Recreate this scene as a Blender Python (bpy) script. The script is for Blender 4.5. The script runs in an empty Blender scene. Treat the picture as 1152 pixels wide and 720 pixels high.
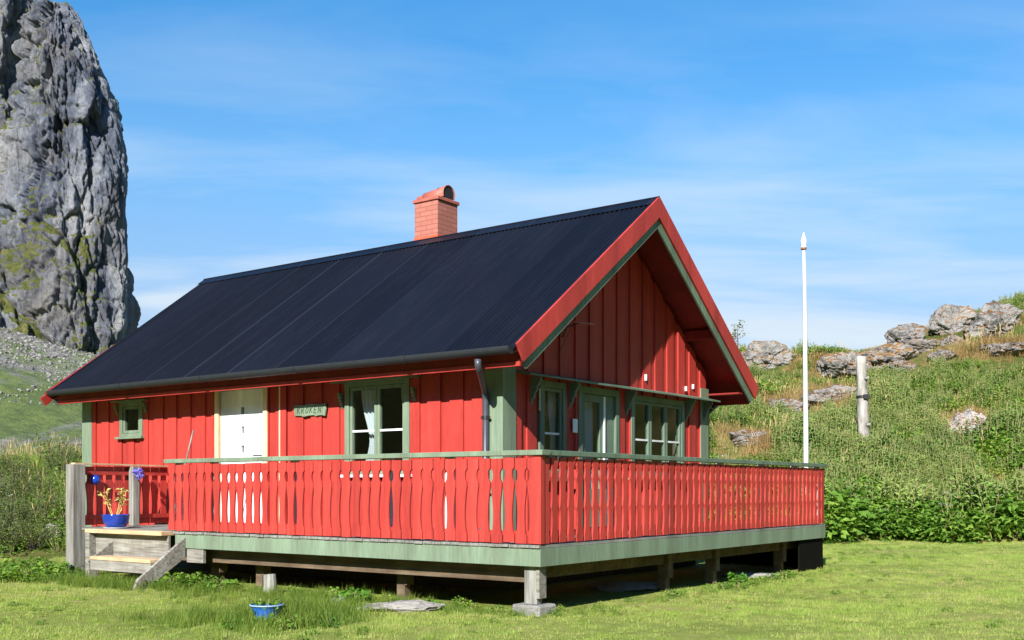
import bpy, bmesh, math, random
import numpy as np
from mathutils import Vector, Matrix, noise as mn
R = math.radians
random.seed(7); rng = np.random.default_rng(7)
SC = bpy.context.scene
COL = SC.collection
# ------------------------------------------------------------------ camera, sky, sun, exposure
CAMZ = 1.25
FPX = 1211.0                                    # focal length in pixels of a 1152 px wide frame
cam = bpy.data.cameras.new("camera"); camo = bpy.data.objects.new("camera", cam); COL.objects.link(camo)
cam.sensor_width = 36; cam.lens = FPX/1152*36; cam.shift_y = (549-360)/1152
cam.clip_start = .1; cam.clip_end = 6000
camo.location = (0, 0, CAMZ); camo.rotation_euler = (R(90), 0, 0)
SC.camera = camo
SUN = Vector((-.247, -.809, .534)).normalized()  # towards the sun
W = bpy.data.worlds.new("World"); SC.world = W; W.use_nodes = True
nt = W.node_tree; nt.nodes.clear()
def N(nt, t, **kw):
    n = nt.nodes.new(t)
    for k, v in kw.items(): setattr(n, k, v)
    return n
def world():
    L = nt.links.new
    out = N(nt, 'ShaderNodeOutputWorld'); bg = N(nt, 'ShaderNodeBackground'); bg.inputs[1].default_value = .09
    sky = N(nt, 'ShaderNodeTexSky', sky_type='NISHITA'); sky.sun_disc = False
    sky.sun_elevation = math.asin(SUN.z); sky.sun_rotation = math.atan2(SUN.x, SUN.y)
    sky.altitude = 0; sky.air_density = 1.0; sky.dust_density = .1; sky.ozone_density = 2.2
    hs = N(nt, 'ShaderNodeHueSaturation'); hs.inputs['Saturation'].default_value = 1.45; hs.inputs['Value'].default_value = 1.0
    L(sky.outputs[0], hs.inputs['Color'])
    sz = N(nt, 'ShaderNodeSeparateXYZ'); tz = N(nt, 'ShaderNodeTexCoord'); L(tz.outputs['Generated'], sz.inputs[0])
    lo = ramp(nt, sz.outputs['Z'], [(0, (.70, .50, .58)), (.14, (.74, .58, .66)), (.28, (.88, .98, .96)), (.45, (.86, 1.12, 1.10))])
    tint = N(nt, 'ShaderNodeMixRGB', blend_type='MULTIPLY'); tint.inputs[0].default_value = 1; L(hs.outputs[0], tint.inputs[1]); L(lo.outputs[0], tint.inputs[2])
    # thin cirrus laid on a high plane
    tc = N(nt, 'ShaderNodeTexCoord'); sp = N(nt, 'ShaderNodeSeparateXYZ'); L(tc.outputs['Generated'], sp.inputs[0])
    ad = N(nt, 'ShaderNodeMath', operation='ADD'); ad.inputs[1].default_value = .13; L(sp.outputs['Z'], ad.inputs[0])
    mx = N(nt, 'ShaderNodeMath', operation='MAXIMUM'); mx.inputs[1].default_value = .02; L(ad.outputs[0], mx.inputs[0])
    dx = N(nt, 'ShaderNodeMath', operation='DIVIDE'); L(sp.outputs['X'], dx.inputs[0]); L(mx.outputs[0], dx.inputs[1])
    dy = N(nt, 'ShaderNodeMath', operation='DIVIDE'); L(sp.outputs['Y'], dy.inputs[0]); L(mx.outputs[0], dy.inputs[1])
    cb = N(nt, 'ShaderNodeCombineXYZ'); L(dx.outputs[0], cb.inputs[0]); L(dy.outputs[0], cb.inputs[1])
    mp = N(nt, 'ShaderNodeMapping'); mp.inputs['Rotation'].default_value = (0, 0, R(24)); mp.inputs['Scale'].default_value = (.8, 2.6, 1)
    mp.inputs['Location'].default_value = (3.4, 1.2, 0)
    L(cb.outputs[0], mp.inputs[0])
    n1 = N(nt, 'ShaderNodeTexNoise'); n1.inputs['Scale'].default_value = .8; n1.inputs['Detail'].default_value = 9; n1.inputs['Roughness'].default_value = .55
    n1.inputs['Distortion'].default_value = .5; L(mp.outputs[0], n1.inputs['Vector'])
    r1 = N(nt, 'ShaderNodeMapRange'); r1.inputs[1].default_value = .42; r1.inputs[2].default_value = .64; r1.inputs[4].default_value = .95
    L(n1.outputs['Fac'], r1.inputs[0])
    # more veil low down
    r2 = N(nt, 'ShaderNodeMapRange'); r2.inputs[1].default_value = .0; r2.inputs[2].default_value = .46; r2.inputs[3].default_value = 1.0; r2.inputs[4].default_value = .0
    L(sp.outputs['Z'], r2.inputs[0])
    veil = N(nt, 'ShaderNodeMath', operation='MULTIPLY_ADD'); veil.inputs[1].default_value = .95; veil.inputs[2].default_value = .48; L(r1.outputs[0], veil.inputs[0])
    m = N(nt, 'ShaderNodeMath', operation='MULTIPLY'); m.use_clamp = True; L(veil.outputs[0], m.inputs[0]); L(r2.outputs[0], m.inputs[1])
    mix = N(nt, 'ShaderNodeMixRGB'); mix.inputs[2].default_value = (3.9, 4.6, 5.2, 1); L(m.outputs[0], mix.inputs[0]); L(tint.outputs[0], mix.inputs[1])
    L(mix.outputs[0], bg.inputs[0]); L(bg.outputs[0], out.inputs[0])
def ramp(t, src, stops):
    r = N(t, 'ShaderNodeValToRGB'); e = r.color_ramp.elements
    while len(e) < len(stops): e.new(.5)
    for i, (p, c) in enumerate(stops): e[i].position = p; e[i].color = (*c, 1) if len(c) == 3 else c
    t.links.new(src, r.inputs[0]); return r
world()
sl = bpy.data.lights.new("sun", 'SUN'); sl.energy = 5.0; sl.angle = R(.53); sl.color = (1, .955, .88)
so = bpy.data.objects.new("sun", sl); COL.objects.link(so)
so.rotation_euler = SUN.to_track_quat('Z', 'Y').to_euler(); so.location = (-20, -60, 40)
SC.cycles.diffuse_bounces = 2
SC.view_settings.view_transform = 'Standard'; SC.view_settings.look = 'None'
SC.view_settings.exposure = 1.05; SC.view_settings.gamma = 1
# ------------------------------------------------------------------ helpers
TH = math.atan2(894, 1211); CT, ST = math.cos(TH), math.sin(TH)
OX, OY = .277, 10.5                             # near corner of the deck
def l2w(x, y): return (OX+CT*x+ST*y, OY-ST*x+CT*y)
def w2l(X, Y): return (CT*(X-OX)-ST*(Y-OY), ST*(X-OX)+CT*(Y-OY))
def at(px, py, Y): return Vector(((px-576)/FPX*Y, Y, CAMZ+(549-py)/FPX*Y))
def tag(o, label=None, cat=None, group=None, kind=None):
    if label: o['label'] = label
    if cat: o['category'] = cat
    if group: o['group'] = group
    if kind: o['kind'] = kind
    return o
def empty(name, loc, rz=0, label=None, cat=None, group=None):
    o = bpy.data.objects.new(name, None); COL.objects.link(o); o.location = loc; o.rotation_euler = (0, 0, rz)
    o.empty_display_size = .2
    return tag(o, label, cat, group)
def copy_tree(o, parent=None):
    c = o.copy(); COL.objects.link(c)
    if parent: c.parent = parent
    for ch in [k for k in bpy.data.objects if k.parent == o]: copy_tree(ch, c)
    return c
class MB:
    def __init__(s, org=(0, 0, 0)): s.v = []; s.f = []; s.o = org
    def add(s, vs, fs):
        b = len(s.v); ox, oy, oz = s.o
        s.v += [(x-ox, y-oy, z-oz) for x, y, z in vs]; s.f += [tuple(b+i for i in f) for f in fs]; return s
    def box(s, x0, x1, y0, y1, z0, z1):
        if x0 > x1: x0, x1 = x1, x0
        if y0 > y1: y0, y1 = y1, y0
        return s.add([(x0,y0,z0),(x1,y0,z0),(x1,y1,z0),(x0,y1,z0),(x0,y0,z1),(x1,y0,z1),(x1,y1,z1),(x0,y1,z1)],
              [(0,3,2,1),(4,5,6,7),(0,1,5,4),(1,2,6,5),(2,3,7,6),(3,0,4,7)])
    def prism(s, poly, axis, a, b):
        # poly of 2d points; axis 'x': (y,z), 'y': (x,z), 'z': (x,y)
        def P(u, w, t): return (t,u,w) if axis == 'x' else (u,t,w) if axis == 'y' else (u,w,t)
        n = len(poly); vs = [P(u, w, a) for u, w in poly]+[P(u, w, b) for u, w in poly]
        fs = [tuple(range(n))[::-1], tuple(range(n, 2*n))]+[(i, (i+1) % n, n+(i+1) % n, n+i) for i in range(n)]
        return s.add(vs, fs)
    def beam(s, p, q, w, h, up=(0, 0, 1)):
        p, q = Vector(p), Vector(q); d = (q-p).normalized(); u = Vector(up); r = d.cross(u).normalized(); u = r.cross(d)
        vs = []
        for c in (p, q):
            for a, b in ((-1,-1),(1,-1),(1,1),(-1,1)): vs.append(tuple(c+r*(a*w/2)+u*(b*h/2)))
        return s.add(vs, [(0,1,2,3),(7,6,5,4),(0,4,5,1),(1,5,6,2),(2,6,7,3),(3,7,4,0)])
    def tube(s, pts, rad, n=10, cap=True):
        pts = [Vector(p) for p in pts]; rr = rad if isinstance(rad, (list, tuple)) else [rad]*len(pts)
        vs = []; fs = []; prev = None
        for i, p in enumerate(pts):
            d = (pts[min(i+1, len(pts)-1)]-pts[max(i-1, 0)]).normalized()
            a = d.orthogonal().normalized() if prev is None else (prev-d*prev.dot(d)).normalized()
            prev = a; b = d.cross(a)
            for k in range(n):
                t = 2*math.pi*k/n; vs.append(tuple(p+(a*math.cos(t)+b*math.sin(t))*rr[i]))
        for i in range(len(pts)-1):
            for k in range(n): fs.append((i*n+k, i*n+(k+1) % n, (i+1)*n+(k+1) % n, (i+1)*n+k))
        if cap: fs += [tuple(range(n))[::-1], tuple(range((len(pts)-1)*n, len(pts)*n))]
        return s.add(vs, fs)
    def lathe(s, c, prof, n=28):
        cx, cy, cz = c; vs = []; fs = []
        for r, z in prof:
            for k in range(n):
                t = 2*math.pi*k/n; vs.append((cx+r*math.cos(t), cy+r*math.sin(t), cz+z))
        for i in range(len(prof)-1):
            for k in range(n): fs.append((i*n+k, i*n+(k+1) % n, (i+1)*n+(k+1) % n, (i+1)*n+k))
        return s.add(vs, fs)
    def build(s, name, mat, parent=None, smooth=False, bevel=0):
        me = bpy.data.meshes.new(name); me.from_pydata(s.v, [], s.f); me.update()
        if mat: me.materials.append(mat)
        bm = bmesh.new(); bm.from_mesh(me); bmesh.ops.recalc_face_normals(bm, faces=bm.faces); bm.to_mesh(me); bm.free()
        o = bpy.data.objects.new(name, me); COL.objects.link(o)
        if parent: o.parent = parent
        if smooth:
            me.polygons.foreach_set('use_smooth', [True]*len(me.polygons))
        if bevel:
            b = o.modifiers.new('b', 'BEVEL'); b.width = bevel; b.segments = 1; b.limit_method = 'ANGLE'
        return o
def npmesh(name, V, F, mat, parent=None, smooth=False, link=True):
    """V (n,3) F list of tuples or (m,k) array"""
    me = bpy.data.meshes.new(name)
    V = np.asarray(V, np.float32); F = np.asarray(F, np.int32)
    me.vertices.add(len(V)); me.vertices.foreach_set('co', V.ravel())
    k = F.shape[1]; me.loops.add(F.size); me.loops.foreach_set('vertex_index', F.ravel())
    me.polygons.add(len(F)); me.polygons.foreach_set('loop_start', np.arange(0, F.size, k, dtype=np.int32))
    me.polygons.foreach_set('loop_total', np.full(len(F), k, np.int32))
    me.update(calc_edges=True); me.validate()
    if smooth: me.polygons.foreach_set('use_smooth', np.ones(len(F), bool))
    if mat:
        for m_ in (mat if isinstance(mat, list) else [mat]): me.materials.append(m_)
    o = bpy.data.objects.new(name, me)
    if link: COL.objects.link(o)
    if parent: o.parent = parent
    return o
# ------------------------------------------------------------------ materials
def mat_base(name):
    m = bpy.data.materials.new(name); m.use_nodes = True; t = m.node_tree; t.nodes.clear()
    o = N(t, 'ShaderNodeOutputMaterial'); p = N(t, 'ShaderNodeBsdfPrincipled'); t.links.new(p.outputs[0], o.inputs[0])
    return m, t, p, o
def noise_node(t, scale, detail=5, rough=.6, vec=None, stretch=None, coord='Object', dist=0):
    tc = N(t, 'ShaderNodeTexCoord'); n = N(t, 'ShaderNodeTexNoise'); n.inputs['Scale'].default_value = scale
    n.inputs['Detail'].default_value = detail; n.inputs['Roughness'].default_value = rough; n.inputs['Distortion'].default_value = dist
    if coord == 'World':
        g = N(t, 'ShaderNodeNewGeometry'); src = g.outputs['Position']
    else: src = tc.outputs[coord]
    if stretch:
        mp = N(t, 'ShaderNodeMapping'); mp.inputs['Scale'].default_value = stretch; t.links.new(src, mp.inputs[0]); src = mp.outputs[0]
    t.links.new(src, n.inputs['Vector']); return n
def ramp(t, src, stops):
    r = N(t, 'ShaderNodeValToRGB'); e = r.color_ramp.elements
    while len(e) < len(stops): e.new(.5)
    for i, (p, c) in enumerate(stops): e[i].position = p; e[i].color = (*c, 1) if len(c) == 3 else c
    t.links.new(src, r.inputs[0]); return r
def mixc(t, fac, a, b, mode='MIX'):
    m = N(t, 'ShaderNodeMixRGB', blend_type=mode)
    for i, s in ((0, fac), (1, a), (2, b)):
        if hasattr(s, 'node'): t.links.new(s, m.inputs[i])
        elif isinstance(s, (int, float)): m.inputs[i].default_value = s
        else: m.inputs[i].default_value = (*s, 1)
    return m.outputs[0]
def bump(t, p, src, st=.3, d=.01):
    b = N(t, 'ShaderNodeBump'); b.inputs['Strength'].default_value = st; b.inputs['Distance'].default_value = d
    t.links.new(src, b.inputs['Height']); t.links.new(b.outputs[0], p.inputs['Normal'])
def objrand(t):
    return N(t, 'ShaderNodeObjectInfo').outputs['Random']
def paint(name, col, dark, light, rough=.55, stretch=(14, 14, 1.2), worn=None, spec=.35, vary=.0):
    m, t, p, o = mat_base(name)
    n1 = noise_node(t, 1.6, 6, .65, stretch=stretch)
    r1 = ramp(t, n1.outputs['Fac'], [(.3, dark), (.5, col), (.75, light)])
    c = r1.outputs[0]
    n2 = noise_node(t, .7, 4, .6)
    r2 = ramp(t, n2.outputs['Fac'], [(.3, (.86,)*3), (.7, (1.06,)*3)])
    c = mixc(t, 1.0, c, r2.outputs[0], 'MULTIPLY')
    n8 = noise_node(t, 1.0, 2, .5, stretch=(3.1, 3.1, .06)); r8 = ramp(t, n8.outputs['Fac'], [(.3, (.76, .76, .76)), (.7, (1.12, 1.2, 1.2))]); c = mixc(t, 1.0, c, r8.outputs[0], 'MULTIPLY')
    n9 = noise_node(t, 60, 3, .6, stretch=(1, 1, .12)); r9 = ramp(t, n9.outputs['Fac'], [(.3, (.86,)*3), (.7, (1.1,)*3)]); c = mixc(t, .8, c, r9.outputs[0], 'MULTIPLY')
    if vary:
        mr = N(t, 'ShaderNodeMapRange'); mr.inputs[3].default_value = 1-vary; mr.inputs[4].default_value = 1+vary; t.links.new(objrand(t), mr.inputs[0])
        cc = N(t, 'ShaderNodeCombineXYZ')
        for k in range(3): t.links.new(mr.outputs[0], cc.inputs[k])
        c = mixc(t, 1.0, c, cc.outputs[0], 'MULTIPLY')
    if worn:
        n3 = noise_node(t, 9, 8, .75, stretch=(3, 3, .7))
        r3 = ramp(t, n3.outputs['Fac'], [(worn[1], (0,)*3), (worn[1]+.035, (1,)*3)])
        c = mixc(t, r3.outputs[0], c, worn[0])
    t.links.new(c, p.inputs['Base Color']); p.inputs['Roughness'].default_value = rough
    p.inputs['Specular IOR Level'].default_value = spec
    nb = noise_node(t, 5, 5, .6, stretch=(20, 20, 1)); bump(t, p, nb.outputs['Fac'], .35, .004)
    return m
M = {}
M['red'] = paint('red_wall_paint', (.40, .036, .028), (.35, .03, .023), (.45, .046, .036), .6, worn=((.36, .16, .12), .74))
M['fence_red'] = paint('red_fence_paint', (.43, .040, .031), (.37, .032, .025), (.48, .052, .042), .6, worn=((.45, .22, .17), .73), vary=.12)
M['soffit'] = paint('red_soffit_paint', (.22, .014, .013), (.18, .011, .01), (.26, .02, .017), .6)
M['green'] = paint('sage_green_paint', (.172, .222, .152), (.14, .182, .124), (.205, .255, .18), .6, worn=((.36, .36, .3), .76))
M['darkgreen'] = paint('sage_green_shaded', (.125, .172, .122), (.095, .135, .092), (.155, .205, .148), .6, worn=((.33, .31, .26), .74))  # same worn sage paint, with the gable side's shade put into the colour
M['pole'] = paint('aged_white_pole_paint', (.62, .62, .59), (.5, .5, .47), (.7, .7, .68), .6, worn=((.35, .33, .29), .68))
M['white'] = paint('white_paint', (.78, .78, .77), (.72, .72, .71), (.82, .82, .81), .5)
M['cream'] = paint('fresh_pine_trim', (.72, .56, .34), (.62, .45, .24), (.78, .64, .42), .6)
M['newwood'] = paint('new_pine_plank', (.56, .38, .22), (.45, .29, .16), (.64, .47, .3), .7, stretch=(1.5, 14, 14))
M['grey'] = paint('weathered_grey_wood', (.25, .235, .21), (.12, .11, .10), (.38, .365, .34), .85, stretch=(16, 16, .9), spec=.1)
M['greyh'] = paint('weathered_grey_plank', (.25, .225, .195), (.12, .105, .09), (.38, .35, .31), .85, stretch=(1.2, 16, 16), spec=.1)
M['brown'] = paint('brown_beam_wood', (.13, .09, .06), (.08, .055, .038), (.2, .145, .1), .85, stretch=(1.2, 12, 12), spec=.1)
M['deck'] = paint('grey_deck_boards', (.22, .21, .19), (.12, .11, .1), (.32, .3, .28), .85, stretch=(12, 1, 12), spec=.1)
def simple(name, col, rough=.5, metal=0, spec=.5, nz=None):
    m, t, p, o = mat_base(name)
    p.inputs['Roughness'].default_value = rough; p.inputs['Metallic'].default_value = metal; p.inputs['Specular IOR Level'].default_value = spec
    n = noise_node(t, nz or 8, 5, .6)
    r = ramp(t, n.outputs['Fac'], [(.3, tuple(c*.82 for c in col)), (.7, tuple(min(1, c*1.12) for c in col))])
    t.links.new(r.outputs[0], p.inputs['Base Color']); return m
M['roof'] = None
def roof_mat():
    m, t, p, o = mat_base('navy_corrugated_metal')
    n = noise_node(t, .8, 7, .65, stretch=(1, .6, .6)); r = ramp(t, n.outputs['Fac'], [(.25, (.0045, .0055, .010)), (.6, (.006, .0075, .0135)), (.85, (.010, .012, .019))])
    # each sheet of a slightly different age
    tc = N(t, 'ShaderNodeTexCoord'); sx = N(t, 'ShaderNodeSeparateXYZ'); t.links.new(tc.outputs['Object'], sx.inputs[0])
    dv = N(t, 'ShaderNodeMath', operation='DIVIDE'); dv.inputs[1].default_value = .988; t.links.new(sx.outputs['X'], dv.inputs[0])
    fl = N(t, 'ShaderNodeMath', operation='FLOOR'); t.links.new(dv.outputs[0], fl.inputs[0])
    wn = N(t, 'ShaderNodeTexWhiteNoise', noise_dimensions='1D'); t.links.new(fl.outputs[0], wn.inputs['W'])
    r2 = ramp(t, wn.outputs['Value'], [(0, (.85,)*3), (1, (1.25,)*3)])
    c = mixc(t, 1.0, r.outputs[0], r2.outputs[0], 'MULTIPLY')
    n3 = noise_node(t, 26, 4, .7); r3 = ramp(t, n3.outputs['Fac'], [(.755, (0,)*3), (.79, (.5,)*3)])
    c = mixc(t, r3.outputs[0], c, (.3, .31, .33))
    # lap joints, screw rows and faded streaks running down the slope
    fr_ = N(t, 'ShaderNodeMath', operation='FRACT'); t.links.new(dv.outputs[0], fr_.inputs[0]); r5 = ramp(t, fr_.outputs[0], [(.0, (.3,)*3), (.014, (.3,)*3), (.018, (0,)*3)])
    c = mixc(t, r5.outputs[0], c, (.035, .042, .06))
    ns = noise_node(t, 2.5, 6, .7, stretch=(3, .25, .25)); r6 = ramp(t, ns.outputs['Fac'], [(.5, (0,)*3), (.75, (.28,)*3)]); c = mixc(t, r6.outputs[0], c, (.02, .023, .03))
    t.links.new(c, p.inputs['Base Color']); p.inputs['Roughness'].default_value = .42; p.inputs['Specular IOR Level'].default_value = .2
    return m
M['roof'] = roof_mat()
M['gutter'] = simple('dark_grey_gutter_plastic', (.045, .05, .058), .42, nz=4)
M['gutter_weathered'] = simple('weathered_slate_gutter', (.012, .015, .019), .6, nz=14)
M['pipe'] = simple('slate_downpipe_plastic', (.05, .057, .075), .38)
M['black'] = simple('black_metal', (.015, .015, .017), .5)
M['blue'] = simple('cobalt_glaze', (.012, .04, .30), .12, nz=3)
M['bluedot'] = simple('blue_purple_petal', (.09, .06, .62), .5)
M['interior'] = simple('interior_panelling', (.16, .12, .085), .8, nz=2)
M['stone'] = None
def stone_mat(name, base=(.36, .355, .345), orange=True, lich=(.3, .13, .045)):
    m, t, p, o = mat_base(name)
    n = noise_node(t, 1.6, 10, .68); r = ramp(t, n.outputs['Fac'], [(.36, tuple(c*.2 for c in base)), (.44, tuple(c*.75 for c in base)), (.62, base), (.85, tuple(c*1.35 for c in base))])
    c = r.outputs[0]
    v = N(t, 'ShaderNodeTexVoronoi'); v.inputs['Scale'].default_value = 5; tc = N(t, 'ShaderNodeTexCoord'); t.links.new(tc.outputs['Object'], v.inputs[0])
    if orange:
        g = N(t, 'ShaderNodeNewGeometry'); s = N(t, 'ShaderNodeSeparateXYZ'); t.links.new(g.outputs['Normal'], s.inputs[0])
        n2 = noise_node(t, 1.7, 6, .65); a = N(t, 'ShaderNodeMath', operation='MULTIPLY'); a.inputs[1].default_value = .62; t.links.new(s.outputs['Z'], a.inputs[0])
        b = N(t, 'ShaderNodeMath', operation='ADD'); t.links.new(a.outputs[0], b.inputs[0]); t.links.new(n2.outputs['Fac'], b.inputs[1])
        r2 = ramp(t, b.outputs[0], [(.79, (0,)*3), (.88, (1,)*3)])
        n4 = noise_node(t, 9, 4, .6); r4 = ramp(t, n4.outputs['Fac'], [(.3, tuple(k*.5 for k in lich)), (.7, tuple(k*1.3 for k in lich))])
        c = mixc(t, r2.outputs[0], c, r4.outputs[0])
    t.links.new(c, p.inputs['Base Color']); p.inputs['Roughness'].default_value = .9; p.inputs['Specular IOR Level'].default_value = .2
    n3 = noise_node(t, 3.5, 10, .75); bump(t, p, n3.outputs['Fac'], .9, .15)
    return m
M['stone'] = stone_mat('lichen_boulder_rock', (.30, .295, .29), True, (.17, .09, .035))
M['plainstone'] = stone_mat('grey_foundation_stone', (.42, .40, .37), False)
def brick_mat():
    m, t, p, o = mat_base('painted_brick')
    b = N(t, 'ShaderNodeTexBrick'); tc = N(t, 'ShaderNodeTexCoord')
    s = N(t, 'ShaderNodeSeparateXYZ'); t.links.new(tc.outputs['Object'], s.inputs[0])
    a = N(t, 'ShaderNodeMath', operation='ADD'); t.links.new(s.outputs['X'], a.inputs[0]); t.links.new(s.outputs['Y'], a.inputs[1])
    c = N(t, 'ShaderNodeCombineXYZ'); t.links.new(a.outputs[0], c.inputs[0]); t.links.new(s.outputs['Z'], c.inputs[1]); t.links.new(c.outputs[0], b.inputs['Vector'])
    b.inputs['Scale'].default_value = 1; b.inputs['Brick Width'].default_value = .24; b.inputs['Row Height'].default_value = .075
    b.inputs['Mortar Size'].default_value = .007; b.inputs['Mortar Smooth'].default_value = .2
    b.inputs['Color1'].default_value = (.38, .135, .10, 1); b.inputs['Color2'].default_value = (.33, .11, .085, 1); b.inputs['Mortar'].default_value = (.24, .085, .07, 1)
    t.links.new(b.outputs['Color'], p.inputs['Base Color']); p.inputs['Roughness'].default_value = .8
    inv = N(t, 'ShaderNodeMath', operation='SUBTRACT'); inv.inputs[0].default_value = 1; t.links.new(b.outputs['Fac'], inv.inputs[1]); bump(t, p, inv.outputs[0], .6, .008)
    return m
M['brick'] = brick_mat()
M['orange'] = simple('orange_chimney_flashing', (.55, .09, .04), .6)
M['cap'] = simple('terracotta_cap', (.36, .10, .07), .6)
def glass_mat():
    m, t, p, o = mat_base('window_glass'); t.nodes.remove(p)
    tr = N(t, 'ShaderNodeBsdfTransparent'); tr.inputs[0].default_value = (.82, .86, .86, 1); gl = N(t, 'ShaderNodeBsdfGlossy'); gl.inputs['Roughness'].default_value = .03
    fr = N(t, 'ShaderNodeFresnel'); fr.inputs[0].default_value = 1.5; mx = N(t, 'ShaderNodeMixShader')
    gg = N(t, 'ShaderNodeNewGeometry'); iv = N(t, 'ShaderNodeMath', operation='SUBTRACT'); iv.inputs[0].default_value = 1; t.links.new(gg.outputs['Backfacing'], iv.inputs[1])
    ml = N(t, 'ShaderNodeMath', operation='MULTIPLY'); t.links.new(fr.outputs[0], ml.inputs[0]); t.links.new(iv.outputs[0], ml.inputs[1])
    t.links.new(ml.outputs[0], mx.inputs[0]); t.links.new(tr.outputs[0], mx.inputs[1]); t.links.new(gl.outputs[0], mx.inputs[2]); t.links.new(mx.outputs[0], o.inputs[0])
    nb = noise_node(t, 1.2, 2); b = N(t, 'ShaderNodeBump'); b.inputs['Strength'].default_value = .05; b.inputs['Distance'].default_value = .02
    t.links.new(nb.outputs['Fac'], b.inputs['Height']); t.links.new(b.outputs[0], gl.inputs['Normal'])
    return m
M['glass'] = glass_mat()
def cloth_mat(name, col):
    m, t, p, o = mat_base(name); tl = N(t, 'ShaderNodeBsdfTranslucent'); tl.inputs[0].default_value = (*col, 1)
    p.inputs['Base Color'].default_value = (*col, 1); p.inputs['Roughness'].default_value = .9; mx = N(t, 'ShaderNodeMixShader'); mx.inputs[0].default_value = .25
    n = noise_node(t, 40, 3); bump(t, p, n.outputs['Fac'], .2, .002)
    t.links.new(p.outputs[0], mx.inputs[1]); t.links.new(tl.outputs[0], mx.inputs[2]); t.links.new(mx.outputs[0], o.inputs[0]); return m
M['curtain'] = cloth_mat('white_curtain', (.8, .81, .84)); M['bluecurtain'] = cloth_mat('pale_blue_curtain', (.5, .57, .66))
def leaf_mat(name, stops, tr=.35, scale=.35, rough=.6):
    """foliage: base colour from a random per plant mixed with a broad world-space patchiness"""
    m, t, p, o = mat_base(name)
    n = noise_node(t, scale, 4, .6, coord='World')
    n2 = noise_node(t, 14, 2, .5, coord='World')
    a = N(t, 'ShaderNodeMath', operation='MULTIPLY'); a.inputs[1].default_value = .42; t.links.new(objrand(t), a.inputs[0])
    b = N(t, 'ShaderNodeMath', operation='MULTIPLY_ADD'); b.inputs[1].default_value = .95; t.links.new(n.outputs['Fac'], b.inputs[0]); t.links.new(a.outputs[0], b.inputs[2])
    d = N(t, 'ShaderNodeMath', operation='MULTIPLY_ADD'); d.inputs[1].default_value = .35; t.links.new(n2.outputs['Fac'], d.inputs[0]); t.links.new(b.outputs[0], d.inputs[2])
    e = N(t, 'ShaderNodeMath', operation='SUBTRACT'); e.inputs[1].default_value = .36; t.links.new(d.outputs[0], e.inputs[0])
    r = ramp(t, e.outputs[0], stops)
    t.links.new(r.outputs[0], p.inputs['Base Color']); p.inputs['Roughness'].default_value = rough; p.inputs['Specular IOR Level'].default_value = .25
    tl = N(t, 'ShaderNodeBsdfTranslucent'); tc = mixc(t, 1.0, r.outputs[0], (1.25, 1.2, .5), 'MULTIPLY'); t.links.new(tc, tl.inputs[0])
    mx = N(t, 'ShaderNodeMixShader'); mx.inputs[0].default_value = tr
    t.links.new(p.outputs[0], mx.inputs[1]); t.links.new(tl.outputs[0], mx.inputs[2]); t.links.new(mx.outputs[0], o.inputs[0]); return m
M['lawn'] = leaf_mat('lawn_blades', [(.1, (.15, .26, .035)), (.36, (.28, .40, .07)), (.6, (.38, .45, .12)), (.85, (.52, .44, .2))], .4, .45)
M['grass'] = leaf_mat('tall_grass_blades', [(.1, (.06, .125, .016)), (.45, (.13, .215, .03)), (.75, (.22, .28, .05)), (.95, (.40, .35, .13))], .4, .3)
M['dry'] = leaf_mat('dry_grass_blades', [(.1, (.2, .12, .045)), (.45, (.36, .24, .10)), (.7, (.42, .34, .15)), (.95, (.33, .36, .12))], .3, .3)
M['weed'] = leaf_mat('weed_leaves', [(.1, (.05, .13, .016)), (.4, (.12, .24, .03)), (.65, (.20, .33, .045)), (.9, (.34, .40, .08))], .4, .35)
M['bushleaf'] = leaf_mat('shrub_leaves', [(.1, (.05, .095, .018)), (.4, (.12, .18, .035)), (.65, (.21, .26, .06)), (.9, (.38, .32, .12))], .3, .5)
M['fire'] = leaf_mat('willowherb_leaves', [(.1, (.06, .15, .035)), (.4, (.15, .27, .055)), (.8, (.28, .37, .10))], .35, .3)
M['flower'] = simple('cream_flower_heads', (.5, .5, .38), .8)
M['pink'] = simple('pink_flower_spikes', (.45, .14, .26), .8)
M['stem'] = simple('plant_stems', (.2, .2, .07), .8)
M['drystem'] = simple('dry_straw_stems', (.5, .36, .16), .8)
M['gloom'] = simple('deck_shade_black', (.007, .006, .005), .95, 0, .05)  # near-black colour standing for the shade under the deck end
M['bark'] = simple('grey_bark', (.1, .085, .065), .9)
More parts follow.
